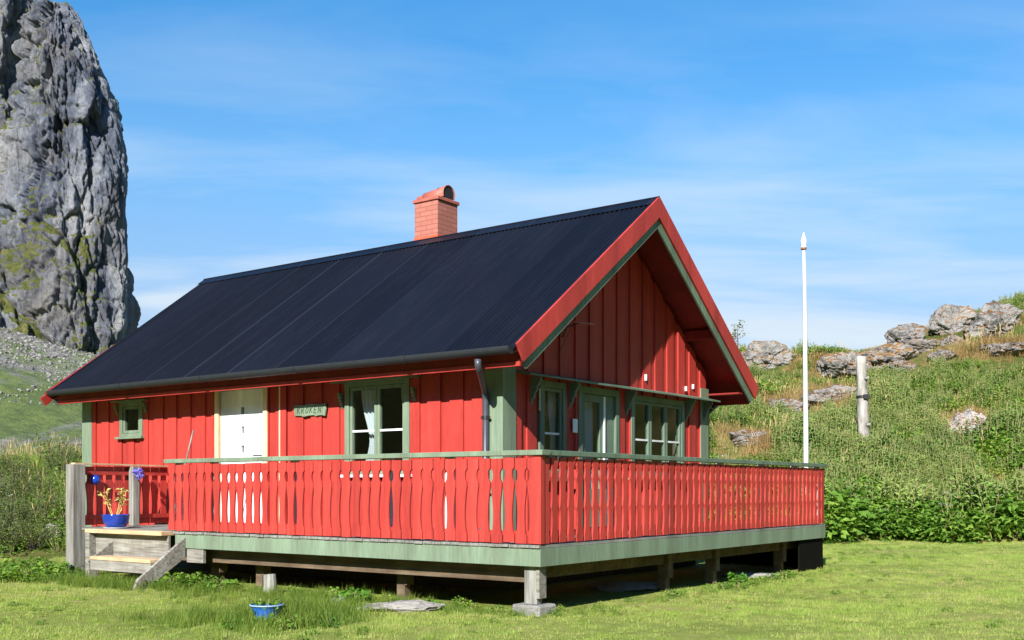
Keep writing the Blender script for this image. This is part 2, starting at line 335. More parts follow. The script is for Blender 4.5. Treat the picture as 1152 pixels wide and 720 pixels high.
# ------------------------------------------------------------------ terrain heights
def sm(a, b, x):
    t = np.clip((x-a)/(b-a), 0, 1); return t*t*(3-2*t)
def fb(x, y, z=0, s=1, o=4): return mn.fractal(Vector((x*s, y*s, z*s)), 1.0, 2.0, o)
CR_X = [-60, -12, -6, 0, 6, 8.8, 10.6, 13.3, 14.7, 16.5, 18.2, 20, 26, 45]
CR_Z = [1.6, 1.6, 2.5, 5.2, 6.35, 6.2, 6.3, 6.2, 6.6, 7.4, 7.9, 8.6, 9.8, 10.4]
TOE_X = [-60, -9, -7.3, -5.5, 0, 6, 9, 14, 45]
TOE_Y = [18.4, 18.4, 18.7, 21, 24.5, 24.6, 24.8, 23.8, 22.5]
def height(X, Y, detail=True):
    """ground height; vectors in, vectors out"""
    X = np.asarray(X, float); Y = np.asarray(Y, float)
    ratio = np.where(Y > 20, X*42/np.maximum(Y, 20), X*42/20)
    cr = np.interp(np.where(X < 0, X, ratio*.6+X*.4), CR_X, CR_Z); toe = np.interp(X, TOE_X, TOE_Y)
    left = sm(-4, -9, X)
    span = 17.2-left*9
    t = np.clip((Y-toe)/span, 0, 1.0)
    prof = .35*t+.65*t*t*(3-2*t)*.55+.65*.45*t
    h = cr*prof
    toe = toe
    beyond = np.clip(Y-toe-span, 0, 400); h = h-beyond*.10*(1-left)+beyond*.012*left
    n = np.array([fb(a, b, 3, .09, 3) for a, b in zip(X.ravel(), Y.ravel())]).reshape(X.shape)
    h = h+n*.75*sm(0, 4, Y-toe)*(.4+.6*(1-left))
    if detail:
        n2 = np.array([fb(a, b, 9, .55, 4) for a, b in zip(X.ravel(), Y.ravel())]).reshape(X.shape)
        h = h+n2*(.022+.16*sm(0, 3, Y-toe))
    h = h + .07*sm(10.6, 9.2, Y)*sm(1, -3, X)*.3
    return h
H1 = lambda x, y: float(height(np.array([x]), np.array([y]))[0])
def grid(xs, ys, fn):
    XX, YY = np.meshgrid(xs, ys); Z = fn(XX, YY); nx, ny = len(xs), len(ys)
    V = np.stack([XX, YY, Z], -1).reshape(-1, 3); i = np.arange(ny-1)[:, None]*nx+np.arange(nx-1)[None]
    F = np.stack([i, i+1, i+nx+1, i+nx], -1).reshape(-1, 4); return V, F
def ground_mat(name, stops, sc=.5, bsc=12, bst=.8):
    m, t, p, o = mat_base(name)
    n = noise_node(t, sc, 8, .62, coord='World'); n2 = noise_node(t, 7, 6, .7, coord='World')
    a = mixc(t, .45, n.outputs['Fac'], n2.outputs['Fac'])
    r = ramp(t, a, stops); t.links.new(r.outputs[0], p.inputs['Base Color']); p.inputs['Roughness'].default_value = .95; p.inputs['Specular IOR Level'].default_value = .1
    n3 = noise_node(t, bsc, 8, .8, coord='World'); bump(t, p, n3.outputs['Fac'], bst, .06); return m
M['lawnsoil'] = ground_mat('mown_lawn_ground', [(.3, (.08, .12, .022)), (.42, (.17, .22, .04)), (.54, (.26, .29, .07)), (.64, (.36, .29, .14)), (.75, (.28, .19, .11))])
M['hillsoil'] = ground_mat('hillside_undergrowth', [(.32, (.03, .045, .012)), (.47, (.07, .09, .02)), (.58, (.16, .14, .05)), (.72, (.26, .17, .08))], .22)
xs = np.concatenate([np.arange(-46, -12, .8), np.arange(-12, 24, .22), np.arange(24, 60, .8)]); ys = np.concatenate([np.arange(-14, 7, .8), np.arange(7, 48, .22), np.arange(48, 75, 1.0)])
V, F = grid(xs, ys, height)
toe = np.interp(V[:, 0], TOE_X, TOE_Y); fc = V[F].mean(1); isb = (fc[:, 1] > np.interp(fc[:, 0], TOE_X, TOE_Y)+.2)
def sub(V, F, mask, name, mat):
    f = F[mask]; u, inv = np.unique(f, return_inverse=True); return npmesh(name, V[u], inv.reshape(f.shape), mat, smooth=True)
tag(sub(V, F, ~isb, 'lawn', M['lawnsoil']), 'mown sunlit lawn in front of the cabin', 'lawn', kind='structure')
tag(sub(V, F, isb, 'hillside', M['hillsoil']), 'overgrown bank rising behind the cabin', 'hillside', kind='structure')
# far ground to the horizon and the scree slope under the cliff
def far_h(X, Y):
    d = np.hypot(X, Y)
    base = -.6+0*X
    up = np.clip((Y-62)/190, 0, 1.08)**.95*39*sm(30, -150, X*262/np.maximum(Y, 60)+8)*1.0
    up = up + sm(50, 120, Y)*2.5*sm(10, -20, X)
    n = np.array([fb(a, b, 1, .03, 6) for a, b in zip(X.ravel(), Y.ravel())]).reshape(X.shape)
    return base+up+n*np.clip(up, 0, 14)*.22
def scree_mat():
    m, t, p, o = mat_base('scree_and_grass')
    v = N(t, 'ShaderNodeTexVoronoi'); v.inputs['Scale'].default_value = .8; g = N(t, 'ShaderNodeNewGeometry'); t.links.new(g.outputs['Position'], v.inputs[0])
    r = ramp(t, v.outputs['Color'], [(0, (.11, .10, .095)), (.5, (.20, .188, .175)), (1, (.33, .31, .29))])
    n = noise_node(t, .045, 8, .62, coord='World', stretch=(1.3, .45, 1), dist=1.6); r2 = ramp(t, n.outputs['Fac'], [(.40, (0,)*3), (.50, (1,)*3)])
    n3 = noise_node(t, .6, 6, .7, coord='World'); r3 = ramp(t, n3.outputs['Fac'], [(.3, (.05, .085, .018)), (.6, (.14, .19, .04)), (.8, (.24, .22, .07))])
    c = mixc(t, r2.outputs[0], r.outputs[0], r3.outputs[0]); t.links.new(c, p.inputs['Base Color']); p.inputs['Roughness'].default_value = .95
    n4 = noise_node(t, .9, 8, .75, coord='World'); bump(t, p, n4.outputs['Fac'], 1, .8); return m
M['scree'] = scree_mat()
V, F = grid(np.arange(-260, 61, 1.6), np.arange(44, 330, 1.6), far_h)
tag(npmesh('scree_slope', V, F, M['scree'], smooth=True), 'scree and grass slope below the cliff', 'slope', kind='structure')
V, F = grid(np.linspace(-4000, 4000, 41), np.linspace(-4000, 5000, 45), lambda X, Y: -1.0+0*X)
tag(npmesh('far_ground', V, F, M['hillsoil']), kind='structure')
# mountains that ring the valley on the other sides (behind and beside the camera, seen in the window panes)
def ring():
    na, nr = 220, 26; V = []
    a0, a1 = math.radians(38), math.radians(322)
    for j in range(nr):
        f = j/(nr-1)
        for i in range(na):
            a = a0+(a1-a0)*i/(na-1); rr = 150+420*f; x, y = rr*math.sin(a), rr*math.cos(a)
            e = sm(0, .12, i/(na-1))*sm(1, .88, i/(na-1)); hh = (150+70*mn.fractal(Vector((x*.004, y*.004, 3)), .9, 2.1, 6))*(f**1.25)*e*1.25
            V.append((x, y, -1.2+hh+mn.fractal(Vector((x*.02, y*.02, 8)), .9, 2.1, 4)*9*f*e))
    i = np.arange(nr-1)[:, None]*na+np.arange(na-1)[None]; F = np.stack([i, i+1, i+na+1, i+na], -1).reshape(-1, 4)
    return tag(npmesh('mountains', V, F, M['hillsoil'], smooth=True), 'dark mountains on the other side of the valley', 'mountain', kind='structure')
ring()
# ------------------------------------------------------------------ cliff (real towers of rock ~260 m away)
def cliff_mat():
    m, t, p, o = mat_base('cliff_rock')
    n = noise_node(t, .11, 12, .7, coord='World', stretch=(1, 1, .4)); r = ramp(t, n.outputs['Fac'], [(.34, (.035, .045, .072)), (.46, (.13, .15, .20)), (.56, (.25, .27, .315)), (.7, (.46, .455, .45))])
    nw = noise_node(t, .035, 6, .6, coord='World'); rw = ramp(t, nw.outputs['Fac'], [(.45, (0,)*3), (.65, (.6,)*3)])
    nk = noise_node(t, .22, 10, .8, coord='World', stretch=(1, 1, .3), dist=1.2); rk = ramp(t, nk.outputs['Fac'], [(.36, (.28, .3, .36)), (.47, (1, 1, 1)), (.7, (1.15, 1.12, 1.08))])
    c0 = mixc(t, rw.outputs[0], r.outputs[0], (.28, .24, .19)); c0 = mixc(t, 1.0, c0, rk.outputs[0], 'MULTIPLY')
    # grass settles on ledges: by slope and patches, more towards the foot
    g = N(t, 'ShaderNodeNewGeometry'); s = N(t, 'ShaderNodeSeparateXYZ'); t.links.new(g.outputs['Normal'], s.inputs[0])
    n2 = noise_node(t, .05, 8, .65, coord='World'); a = N(t, 'ShaderNodeMath', operation='MULTIPLY_ADD'); a.inputs[1].default_value = .75
    t.links.new(s.outputs['Z'], a.inputs[0]); t.links.new(n2.outputs['Fac'], a.inputs[2])
    at_ = N(t, 'ShaderNodeAttribute'); at_.attribute_name = 'green'
    a2 = N(t, 'ShaderNodeMath', operation='ADD'); t.links.new(a.outputs[0], a2.inputs[0]); t.links.new(at_.outputs['Fac'], a2.inputs[1])
    r2 = ramp(t, a2.outputs[0], [(.76, (0,)*3), (.86, (1,)*3)])
    n3 = noise_node(t, .5, 6, .7, coord='World'); r3 = ramp(t, n3.outputs['Fac'], [(.3, (.05, .07, .02)), (.55, (.14, .15, .045)), (.75, (.26, .21, .085))])
    c = mixc(t, r2.outputs[0], c0, r3.outputs[0])
    t.links.new(c, p.inputs['Base Color']); p.inputs['Roughness'].default_value = .9; p.inputs['Specular IOR Level'].default_value = .15
    n4 = noise_node(t, .35, 12, .75, coord='World', stretch=(1, 1, .55)); bump(t, p, n4.outputs['Fac'], 1, 2.6); return m
M['cliff'] = cliff_mat()
KD = 262.0; PXM = KD/FPX
def tower(name, rows, depth, nz, nth, amp, seed, green, label):
    """rows: (py, left px, right px) silhouette at distance `depth`; elliptical plan, fractured surface"""
    pys = [r[0] for r in rows]; V = []; G = []
    y0, y1 = pys[0], pys[-1]
    for i in range(nz):
        f = i/(nz-1); py = y0+(y1-y0)*f
        l = np.interp(py, pys, [r[1] for r in rows]); rr = np.interp(py, pys, [r[2] for r in rows])
        cx = ((l+rr)/2-576)/FPX*depth; rx = (rr-l)/2/FPX*depth; z = CAMZ+(549-py)/FPX*depth; rx = max(rx-.1, 1.0); ry = min(rx*.8+2, 12)
        for k in range(nth):
            t = 2*math.pi*k/nth; c, s = math.cos(t), math.sin(t)
            ex = .95; ux = math.copysign(abs(c)**ex, c); uy = math.copysign(abs(s)**ex, s)
            x = cx+rx*ux; y = depth+ry*uy
            P = Vector((x*.05+seed, y*.05, z*.022))
            big = mn.fractal(P, .9, 2.1, 4)
            ridg = 1-abs(mn.noise(Vector((x*.11+seed, y*.11+3, z*.03))))*2.2
            ridg2 = 1-abs(mn.noise(Vector((x*.3+seed, y*.3+z*.05, z*.16))))*2.2
            fine = mn.fractal(Vector((x*.35, y*.35, z*.25+seed)), .7, 2.2, 4)
            cell = mn.cell(Vector((x*.16+z*.05, y*.16, z*.07+seed)))
            lim = min(1, rx/8)
            rmf = mn.ridged_multi_fractal(Vector((x*.045+seed, y*.045, z*.02)), .85, 2.15, 7, 1.0, 2.0); rm2 = mn.ridged_multi_fractal(Vector((x*.16+seed, y*.16, z*.07+z*x*.0002)), .8, 2.1, 5, 1.0, 2.0)
            d = amp*(big*1.3+(rmf-1.2)*1.3+(rm2-1.2)*.5+fine*.3-.75)*lim
            for vs_, va, cr_ in ((.07, 1.5, 1.2), (.2, .75, .8), (.55, .25, .3)):
                dd_, pp_ = mn.voronoi(Vector((x*vs_+seed+fine*.12, y*vs_+z*vs_*.12, z*vs_*.5+x*vs_*.15))); hsh = math.sin(pp_[0].x*12.9+pp_[0].y*78.2+pp_[0].z*37.7)*43758.5; hsh -= math.floor(hsh)
                d += (va*(hsh-.5)*2-cr_*1.5*max(0, 1-(dd_[1]-dd_[0])/.14)-va*.4)*lim
            # keep the traced outline: less displacement where the surface is seen edge-on
            kx = 1-.7*abs(ux)**4
            V.append((x+d*ux*kx, y+d*uy, z+fine*.5)); G.append(green(x/depth*FPX+576, py, fine+big))
    V = np.array(V); i = np.arange(nz-1)[:, None]*nth+np.arange(nth)[None]; j = np.arange(nz-1)[:, None]*nth+(np.arange(nth)[None]+1) % nth
    F = np.stack([i, j, j+nth, i+nth], -1).reshape(-1, 4)
    # cap
    top = V[:nth].mean(0); V = np.vstack([V, top+[0, 0, .6]]); G.append(.1)
    capF = np.array([[len(V)-1, (k+1) % nth, k, k] for k in range(nth)])
    o = npmesh(name, V, F, M['cliff'], smooth=False)
    bm = bmesh.new(); bm.from_mesh(o.data); bm.verts.ensure_lookup_table()
    for k in range(nth): bm.faces.new((bm.verts[len(V)-1], bm.verts[(k+1) % nth], bm.verts[k]))
    bmesh.ops.recalc_face_normals(bm, faces=bm.faces); bm.to_mesh(o.data); bm.free()
    a = o.data.attributes.new('green', 'FLOAT', 'POINT'); a.data.foreach_set('value', np.array(G, np.float32))
    return tag(o, label, 'cliff', kind='structure')
def g_main(px, py, n):
    g = -.13+.1*n
    g += .30*math.exp(-((px-52-(py-200)*.02)/9)**2)*(1 if py < 120 else .3)
    g += .34*math.exp(-((px-118)/15)**2)*(1 if 270 < py < 420 else 0)
    g += .34*max(0, min(1, (78-px)/34))*max(0, min(1, (py-200)/100))+.14*max(0, min(1, (30-px)/20))
    g += .3*max(0, min(1, (py-365)/25))*(1 if px < 90 else .4)
    return g
main_rows = [(6, 40, 80), (10, 34, 90), (24, 26, 101), (50, 14, 112), (75, 6, 119), (100, 0, 127), (140, -6, 136), (170, -8, 143), (190, -8, 147), (240, -4, 149), (300, 0, 149), (340, 6, 150), (372, 14, 150), (400, 20, 152), (470, 10, 156)]
left_rows = [(-120, -95, -50), (-70, -120, -15), (-30, -150, 12), (0, -175, 40), (20, -185, 44), (60, -200, 34), (120, -230, 22), (200, -250, 24), (270, -270, 30), (330, -290, 50), (380, -310, 78), (420, -320, 100), (480, -340, 120)]
tower('cliff', main_rows, KD, 330, 380, 2.3, 3.7, g_main, 'tall grey rock pillar rising behind the left end of the cabin roof')
tower('cliff', left_rows, KD-2, 300, 420, 3.0, 11.2, lambda px, py, n: .0+.14*n+.18*max(0, min(1, (py-180)/120))+(.12 if py < 40 else 0), 'broken grassy rock face to the left of the pillar')
# ------------------------------------------------------------------ cabin
DZ = .69                                        # deck top
YW, XG, YB, XL = 1.75, -1.79, 7.16, -10.56      # wall planes: front, near gable, back, far gable
RY, RZ = 4.455, 5.17; SL = .715                 # ridge line and slope
def rz(y, off=0): return RZ-SL*abs(y-RY)+off
WZ0 = .62
def frame(org, label=None, cat=None, name='x', z=0, rot=0):
    X, Y = l2w(org[0], org[1]); return empty(name, (X, Y, org[2]), -TH+rot, label, cat)
CO = ((XG+XL)/2, RY, 0)
cabin = frame(CO, 'red board clad cabin with black corrugated roof and brick chimney', 'cabin', 'wooden_cabin')
def C(): return MB(CO)
OP_F = [(-9.49, -8.97, 2.10, 2.60), (-7.08, -5.98, .69, 2.72), (-4.34, -3.28, 1.45, 2.63)]       # openings in the front wall (x0,x1,z0,z1)
OP_G = [(2.52, 3.02, 1.40, 2.56), (3.42, 4.36, .69, 2.56), (4.80, 6.32, 1.42, 2.54)]              # openings in the gable (y0,y1,z0,z1)
def cut(z0, z1, u0, u1, ops):
    """pieces of the vertical strip u0..u1 outside the openings"""
    out = [(z0, z1)]
    for a, b, c, d in ops:
        if u0 < b-.001 and u1 > a+.001:
            nw = []
            for p, q in out:
                if d <= p or c >= q: nw.append((p, q)); continue
                if c > p: nw.append((p, c))
                if d < q: nw.append((d, q))
            out = nw
    return out
def clad(mb, u0, u1, top, ops, put, seed):
    """under boards as a continuous sheet of strips, over boards on top"""
    rnd = random.Random(seed); edges = sorted(set([u0, u1]+[e for o in ops for e in o[:2]]))
    if (RY > u0 and RY < u1): edges = sorted(edges+[RY])
    for a, b in zip(edges, edges[1:]):
        for p, q in cut(WZ0, 9, a, b, ops): put(mb, a, b, p, q, 0, .02, top)
    u = u0+.10; k = 0
    while u < u1-.1:
        w = .215+rnd.uniform(-.012, .012); a, b = u, min(u+w, u1)
        # split an over board at opening edges so nothing crosses a window
        ee = sorted(set([a, b]+[e for o in ops for e in o[:2] if a < e < b]+([RY] if a < RY < b else [])))
        for c, d in zip(ee, ee[1:]):
            for p, q in cut(WZ0-.03, 9, c, d, ops): put(mb, c, d, p, q, .02, .044+rnd.uniform(-.002, .002), top)
        u += .36+rnd.uniform(-.012, .012)
def put_front(mb, a, b, p, q, d0, d1, top):
    q = min(q, top); mb.box(a, b, YW-d1, YW-d0, p, q) if q > p else None
def put_gable(mb, a, b, p, q, d0, d1, top, sx=1, X=XG):
    if q > 8: za, zb = rz(a, -.16), rz(b, -.16)
    else: za = zb = q
    if min(za, zb) <= p: return
    mb.prism([(a, p), (b, p), (b, zb), (a, za)], 'x', X+d0*sx, X+d1*sx)
m = C(); clad(m, XL+.02, XG-.02, 2.86, OP_F, put_front, 1); m.build('wall', M['red'], cabin)
m = C(); clad(m, YW+.02, YB-.02, 0, OP_G, put_gable, 2); m.build('wall', M['red'], cabin)
m = C(); clad(m, YW+.02, YB-.02, 0, [], lambda *a: put_gable(*a, sx=-1, X=XL), 3); m.build('wall', M['red'], cabin)
m = C(); m.box(XL+.02, XG-.02, YB-.02, YB+.03, WZ0, 2.86); m.build('wall', M['red'], cabin)
# inside lining with the same openings
m = C()
for a, b, ops, ax in ((XL+.02, XG-.02, OP_F, 'f'), (YW+.14, YB-.14, OP_G, 'g')):
    e = sorted(set([a, b]+[k for o in ops for k in o[:2]]))
    for c, d in zip(e, e[1:]):
        for p, q in cut(.64, 2.85, c, d, ops):
            if ax == 'f': m.box(c, d, YW+.06, YW+.12, p, q)
            else: m.box(XG-.12, XG-.06, c, d, p, q)
m.box(XL+.05, XG-.13, YW+.13, YB-.05, .60, .655); m.box(XL+.05, XG-.06, YW+.13, YB-.05, 2.79, 2.85)
m.box(XL+.05, XG-.13, YB-.1, YB-.04, .66, 2.78); m.box(-6.9, -6.85, YW+.13, YB-.11, .66, 2.78)
m.build('interior_lining', M['interior'], cabin)
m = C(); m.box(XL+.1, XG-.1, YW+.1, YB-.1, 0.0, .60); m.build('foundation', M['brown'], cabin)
# corner boards
def corner(x, y, sx, sy, z1, mt):
    m = C(); w = .22
    m.box(x-sx*w, x+sx*.052, y+sy*.052, y+sy*.03+(-sy)*.0, WZ0-.03, z1) if False else None
    y0, y1 = sorted((y, y+sy*.056)); x0, x1 = sorted((x-sx*w, x+sx*.028)); m.box(x0, x1, y0, y1, WZ0-.03, z1)
    x0, x1 = sorted((x, x+sx*.056)); y0, y1 = sorted((y+sy*.028-sy*.0, y-sy*w)); 
    y0, y1 = sorted((y-sy*.002, y-sy*w)); m.box(x0, x1, y0, y1, WZ0-.03, z1)
    m.box(*sorted((x+sx*.028, x+sx*.056)), *sorted((y-sy*.002, y+sy*.056)), WZ0-.03, z1)
    return m.build('corner_board', mt, cabin, bevel=.003)
corner(XG, YW, 1, -1, 2.84, M['green']); corner(XL, YW, -1, -1, 2.84, M['green']); corner(XG, YB, 1, 1, 2.84, M['green']); corner(XL, YB, -1, 1, 2.84, M['green'])
# roof: corrugated sheets
RX0, RX1 = -10.93, -1.15; EY = 1.13
def corrugated():
    P = .0765; nseg = 6; n = int((RX1-RX0)/P*nseg); xs_ = RX0+np.arange(n+1)*(RX1-RX0)/n
    nrm = Vector((0, -SL, 1)).normalized(); m = C()
    for sgn in (1, -1):
        rows = []
        for f in (0, 1):
            y = (RY-.004 if f else EY); z = RZ-SL*(RY-y)
            row = []
            for x in xs_:
                w = .02*math.sin(2*math.pi*x/P); row.append((max(x, -10.93 if f else -10.66), RY-sgn*(RY-y)-sgn*0, z+w+.035))
            rows.append(row)
        b = len(m.v); nn = n+1
        m.add(rows[0]+rows[1]+[(x, y, z-.004) for x, y, z in rows[0]]+[(x, y, z-.004) for x, y, z in rows[1]],
              [(i, i+1, nn+i+1, nn+i) for i in range(n)]+[(2*nn+i, 3*nn+i, 3*nn+i+1, 2*nn+i+1) for i in range(n)]+[(i, 2*nn+i, 2*nn+i+1, i+1) for i in range(n)])
    return m
roof = corrugated().build('roof', M['roof'], cabin, smooth=False)
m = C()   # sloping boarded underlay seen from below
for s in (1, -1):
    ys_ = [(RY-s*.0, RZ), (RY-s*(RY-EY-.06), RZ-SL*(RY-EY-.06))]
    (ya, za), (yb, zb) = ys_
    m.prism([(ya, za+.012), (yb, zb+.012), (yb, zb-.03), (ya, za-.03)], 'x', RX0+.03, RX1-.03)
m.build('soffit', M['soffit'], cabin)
m = C()   # rafter and purlin ends under the overhang
for y in (RY,):
    m.box(RX0+.05, RX1-.22, y-.045, y+.045, RZ-.23, RZ-.075)
for s in (1, -1): m.prism([(RY-s*2.0-.04, rz(RY-s*2.0)-.2), (RY-s*2.0+.04, rz(RY-s*2.0)-.2), (RY-s*2.0+.04, rz(RY-2.04)-.035), (RY-s*2.0-.04, rz(RY-2.04)-.035)], 'x', XG+.045, RX1-.05)
m.build('purlin', M['soffit'], cabin)
m = C()
for s in (1, -1):
    m.prism([(RY, RZ+.068), (RY-s*.16, RZ+.068-SL*.16), (RY-s*.16, RZ+.060-SL*.16), (RY, RZ+.060)], 'x', RX0-.02, RX1+.03)
m.tube([(RX0-.02, RY, RZ+.064), (RX1+.03, RY, RZ+.064)], .018, 8)
m.build('ridge_cap', M['roof'], roof)
# rake boards (red over green) at both gables
def rake(xo, sx, off=-.05):
    u = Vector((1, SL)).normalized(); nn = Vector((-u.y, u.x))
    def strip(y0, off0, off1, xa, xb, mt, nm, s, cutend=True):
        # strip in (y,z): from eave to ridge, offsets measured square to the slope downwards
        A = Vector((y0, RZ-SL*(RY-y0)+.012)); dn = Vector((u.y, -u.x))
        p0 = A+dn*off0; p1 = A+dn*off1
        zr0 = RZ+.012-off0/u.x; zr1 = RZ+.012-off1/u.x
        poly = [(p0.x, p0.y), (RY, zr0), (RY, zr1), (p1.x, p1.y)]
        if s < 0: poly = [(2*RY-a, b) for a, b in poly]
        m = C(); m.prism(poly, 'x', min(xa, xb), max(xa, xb)); return m.build(nm, mt, cabin, bevel=.003)
    for s in (1, -1):
        strip(1.17 if sx > 0 else 1.08, off, .185, xo, xo+sx*.03, M['red'], 'barge_board', s)
        strip(1.20, .165, .30, xo-sx*.034, xo-sx*.003, M['darkgreen'], 'barge_trim', s)
rake(-1.145, 1); rake(-10.86, -1, .035)
# eaves
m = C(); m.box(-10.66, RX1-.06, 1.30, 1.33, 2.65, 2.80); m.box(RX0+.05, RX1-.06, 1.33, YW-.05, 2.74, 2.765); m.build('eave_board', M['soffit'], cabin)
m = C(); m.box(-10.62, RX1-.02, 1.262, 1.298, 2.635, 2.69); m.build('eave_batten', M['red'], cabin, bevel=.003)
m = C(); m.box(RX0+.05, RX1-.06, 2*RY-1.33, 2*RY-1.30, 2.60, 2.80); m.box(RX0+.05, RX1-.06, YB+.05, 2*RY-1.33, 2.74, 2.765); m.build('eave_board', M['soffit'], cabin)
def gutter(yc, zc, s):
    m = C(); r = .068; n = 10; pts = [(yc+r*math.cos(t), zc+r*math.sin(t)) for t in [math.pi+math.pi*k/n for k in range(n+1)]]
    inn = [(yc+(r-.006)*math.cos(t), zc+(r-.006)*math.sin(t)) for t in [math.pi+math.pi*k/n for k in range(n+1)]]
    poly = [(yc-r, zc+.02)]+pts+[(yc+r, zc+.02)]+[(yc+r-.006, zc+.02)]+inn[::-1]+[(yc-r+.006, zc+.02)]
    x0, x1 = -10.60, RX1-.03
    k = len(poly); vs = [(x0, y, z) for y, z in poly]+[(x1, y, z) for y, z in poly]
    m.add(vs, [(i, (i+1) % k, k+(i+1) % k, k+i) for i in range(k)])
    for x in np.arange(x0, x1, 1.95): m.prism([(y+(y-yc)*.09, z+(z-zc)*.09) for y, z in [(yc-r, zc+.02)]+pts+[(yc+r, zc+.02)]], 'x', x, x+.07) if x > x0 else None
    m.prism([(yc-r, zc+.02)]+pts+[(yc+r, zc+.02)], 'x', x0-.004, x0); m.prism([(yc-r, zc+.02)]+pts+[(yc+r, zc+.02)], 'x', x1, x1+.004)
    return m.build('gutter', M['gutter_weathered'], cabin)
g1 = gutter(1.115, 2.825, 1); g2 = gutter(2*RY-1.115, 2.825, -1)
m = C(); X = -1.955
m.tube([(X+.30, 1.115, 2.73), (X+.30, 1.115, 2.66), (X+.28, 1.17, 2.61), (X+.03, YW-.16, 2.43), (X, YW-.115, 2.38), (X, YW-.105, 2.3), (X, YW-.105, .80), (X, YW-.2, .73)], .04, 12)
dp = m.build('downpipe', M['pipe'], cabin, smooth=True)
m = C()
for z in (2.1, 1.2): m.tube([(X, YW-.105, z-.02), (X, YW-.105, z+.02)], .048, 12); m.box(X-.07, X+.07, YW-.11, YW-.1, z-.015, z+.015); m.build('pipe_clamp', M['black'], dp); m = C()
m = C(); m.tube([(XG-.1, 2*RY-1.115, 2.73), (XG-.08, 2*RY-1.14, 2.62), (XG, YB+.12, 2.46), (XG, YB+.105, 2.38), (XG, YB+.105, .8)], .04, 10); m.build('downpipe', M['black'], cabin, smooth=True)
# chimney
CHX0, CHX1, CHY0, CHY1 = -5.63, -5.14, 4.50, 5.00
m = C(); m.box(CHX0, CHX1, CHY0, CHY1, 4.6, 5.86); ch = m.build('chimney', M['brick'], cabin, bevel=.004)
m = C(); m.box(CHX0-.012, CHX1+.012, CHY0-.012, CHY1+.012, 4.7, 5.30); m.build('flashing', M['orange'], ch)
m = C(); m.box(CHX0-.025, CHX1+.025, CHY0-.025, CHY1+.025, 5.86, 5.915); m.build('chimney_cap', M['cap'], ch, bevel=.006)
def barrel(xa, xb, yc, za, zb, r, t):
    m = C(); n = 14; o_ = []; i_ = []
    for x, z in ((xa, za), (xb, zb)):
        for rr in (r, r-t):
            for k in range(n+1):
                a = -.35+(math.pi+.7)*k/n; o_.append((x, yc+rr*math.cos(a), z+rr*math.sin(a)))
    q = n+1; fs = []
    for k in range(n):
        fs += [(k, k+1, 2*q+k+1, 2*q+k), (q+k, 3*q+k, 3*q+k+1, q+k+1), (k, q+k, q+k+1, k+1), (2*q+k, 2*q+k+1, 3*q+k+1, 3*q+k)]
    m.add(o_, fs); return m
barrel(CHX0+.05, CHX1+.03, 4.75, 5.93, 5.985, .150, .012).build('chimney_cowl', M['cap'], ch, smooth=True)
m = C(); m.prism([(4.75+.136*math.cos(q_), 5.985+.136*math.sin(q_)) for q_ in [-.5+(math.pi+1)*k/16 for k in range(17)]], 'x', CHX0+.34, CHX1+.015); m.build('cowl_dark_plug', M['black'], ch)  # black plug fills the cowl mouth, standing for its dark hollow
m = C(); m.box(CHX0+.01, CHX0+.13, CHY0+.02, CHY0+.2, 5.915, 5.98); m.build('mortar_lump', M['cap'], ch, bevel=.02)
# --- windows
def curtain(m, u0, u1, z0, z1, gather, side):
    """returns pts of a wavy hanging sheet (u, depth offset, z); gathered to `side` at mid height"""
    nu, nz = 26, 16; pts = []
    for j in range(nz+1):
        z = z1+(z0-z1)*j/nz; f = j/nz; g = 1-gather*math.exp(-((f-.62)/.3)**2)*1.0
        for i in range(nu+1):
            s = i/nu; u = (u0+(u1-u0)*s*g) if side < 0 else (u1-(u1-u0)*(1-s)*g)
            pts.append((u, .02*math.sin(s*math.pi*9+math.sin(j)*.15)*(.7+.3*f)*(1.2-g*.3), z))
    fs = [(j*(nu+1)+i, j*(nu+1)+i+1, (j+1)*(nu+1)+i+1, (j+1)*(nu+1)+i) for j in range(nz) for i in range(nu)]
    return pts, fs
def F2(u, d, z): return (u, YW-d, z)             # front wall: d outwards
def G2(u, d, z): return (XG+d, u, z)             # gable
def ubox(m, T, u0, u1, d0, d1, z0, z1):
    a = T(u0, d0, z0); b = T(u1, d1, z1); m.box(a[0], b[0], a[1], b[1], min(a[2], b[2]), max(a[2], b[2]))
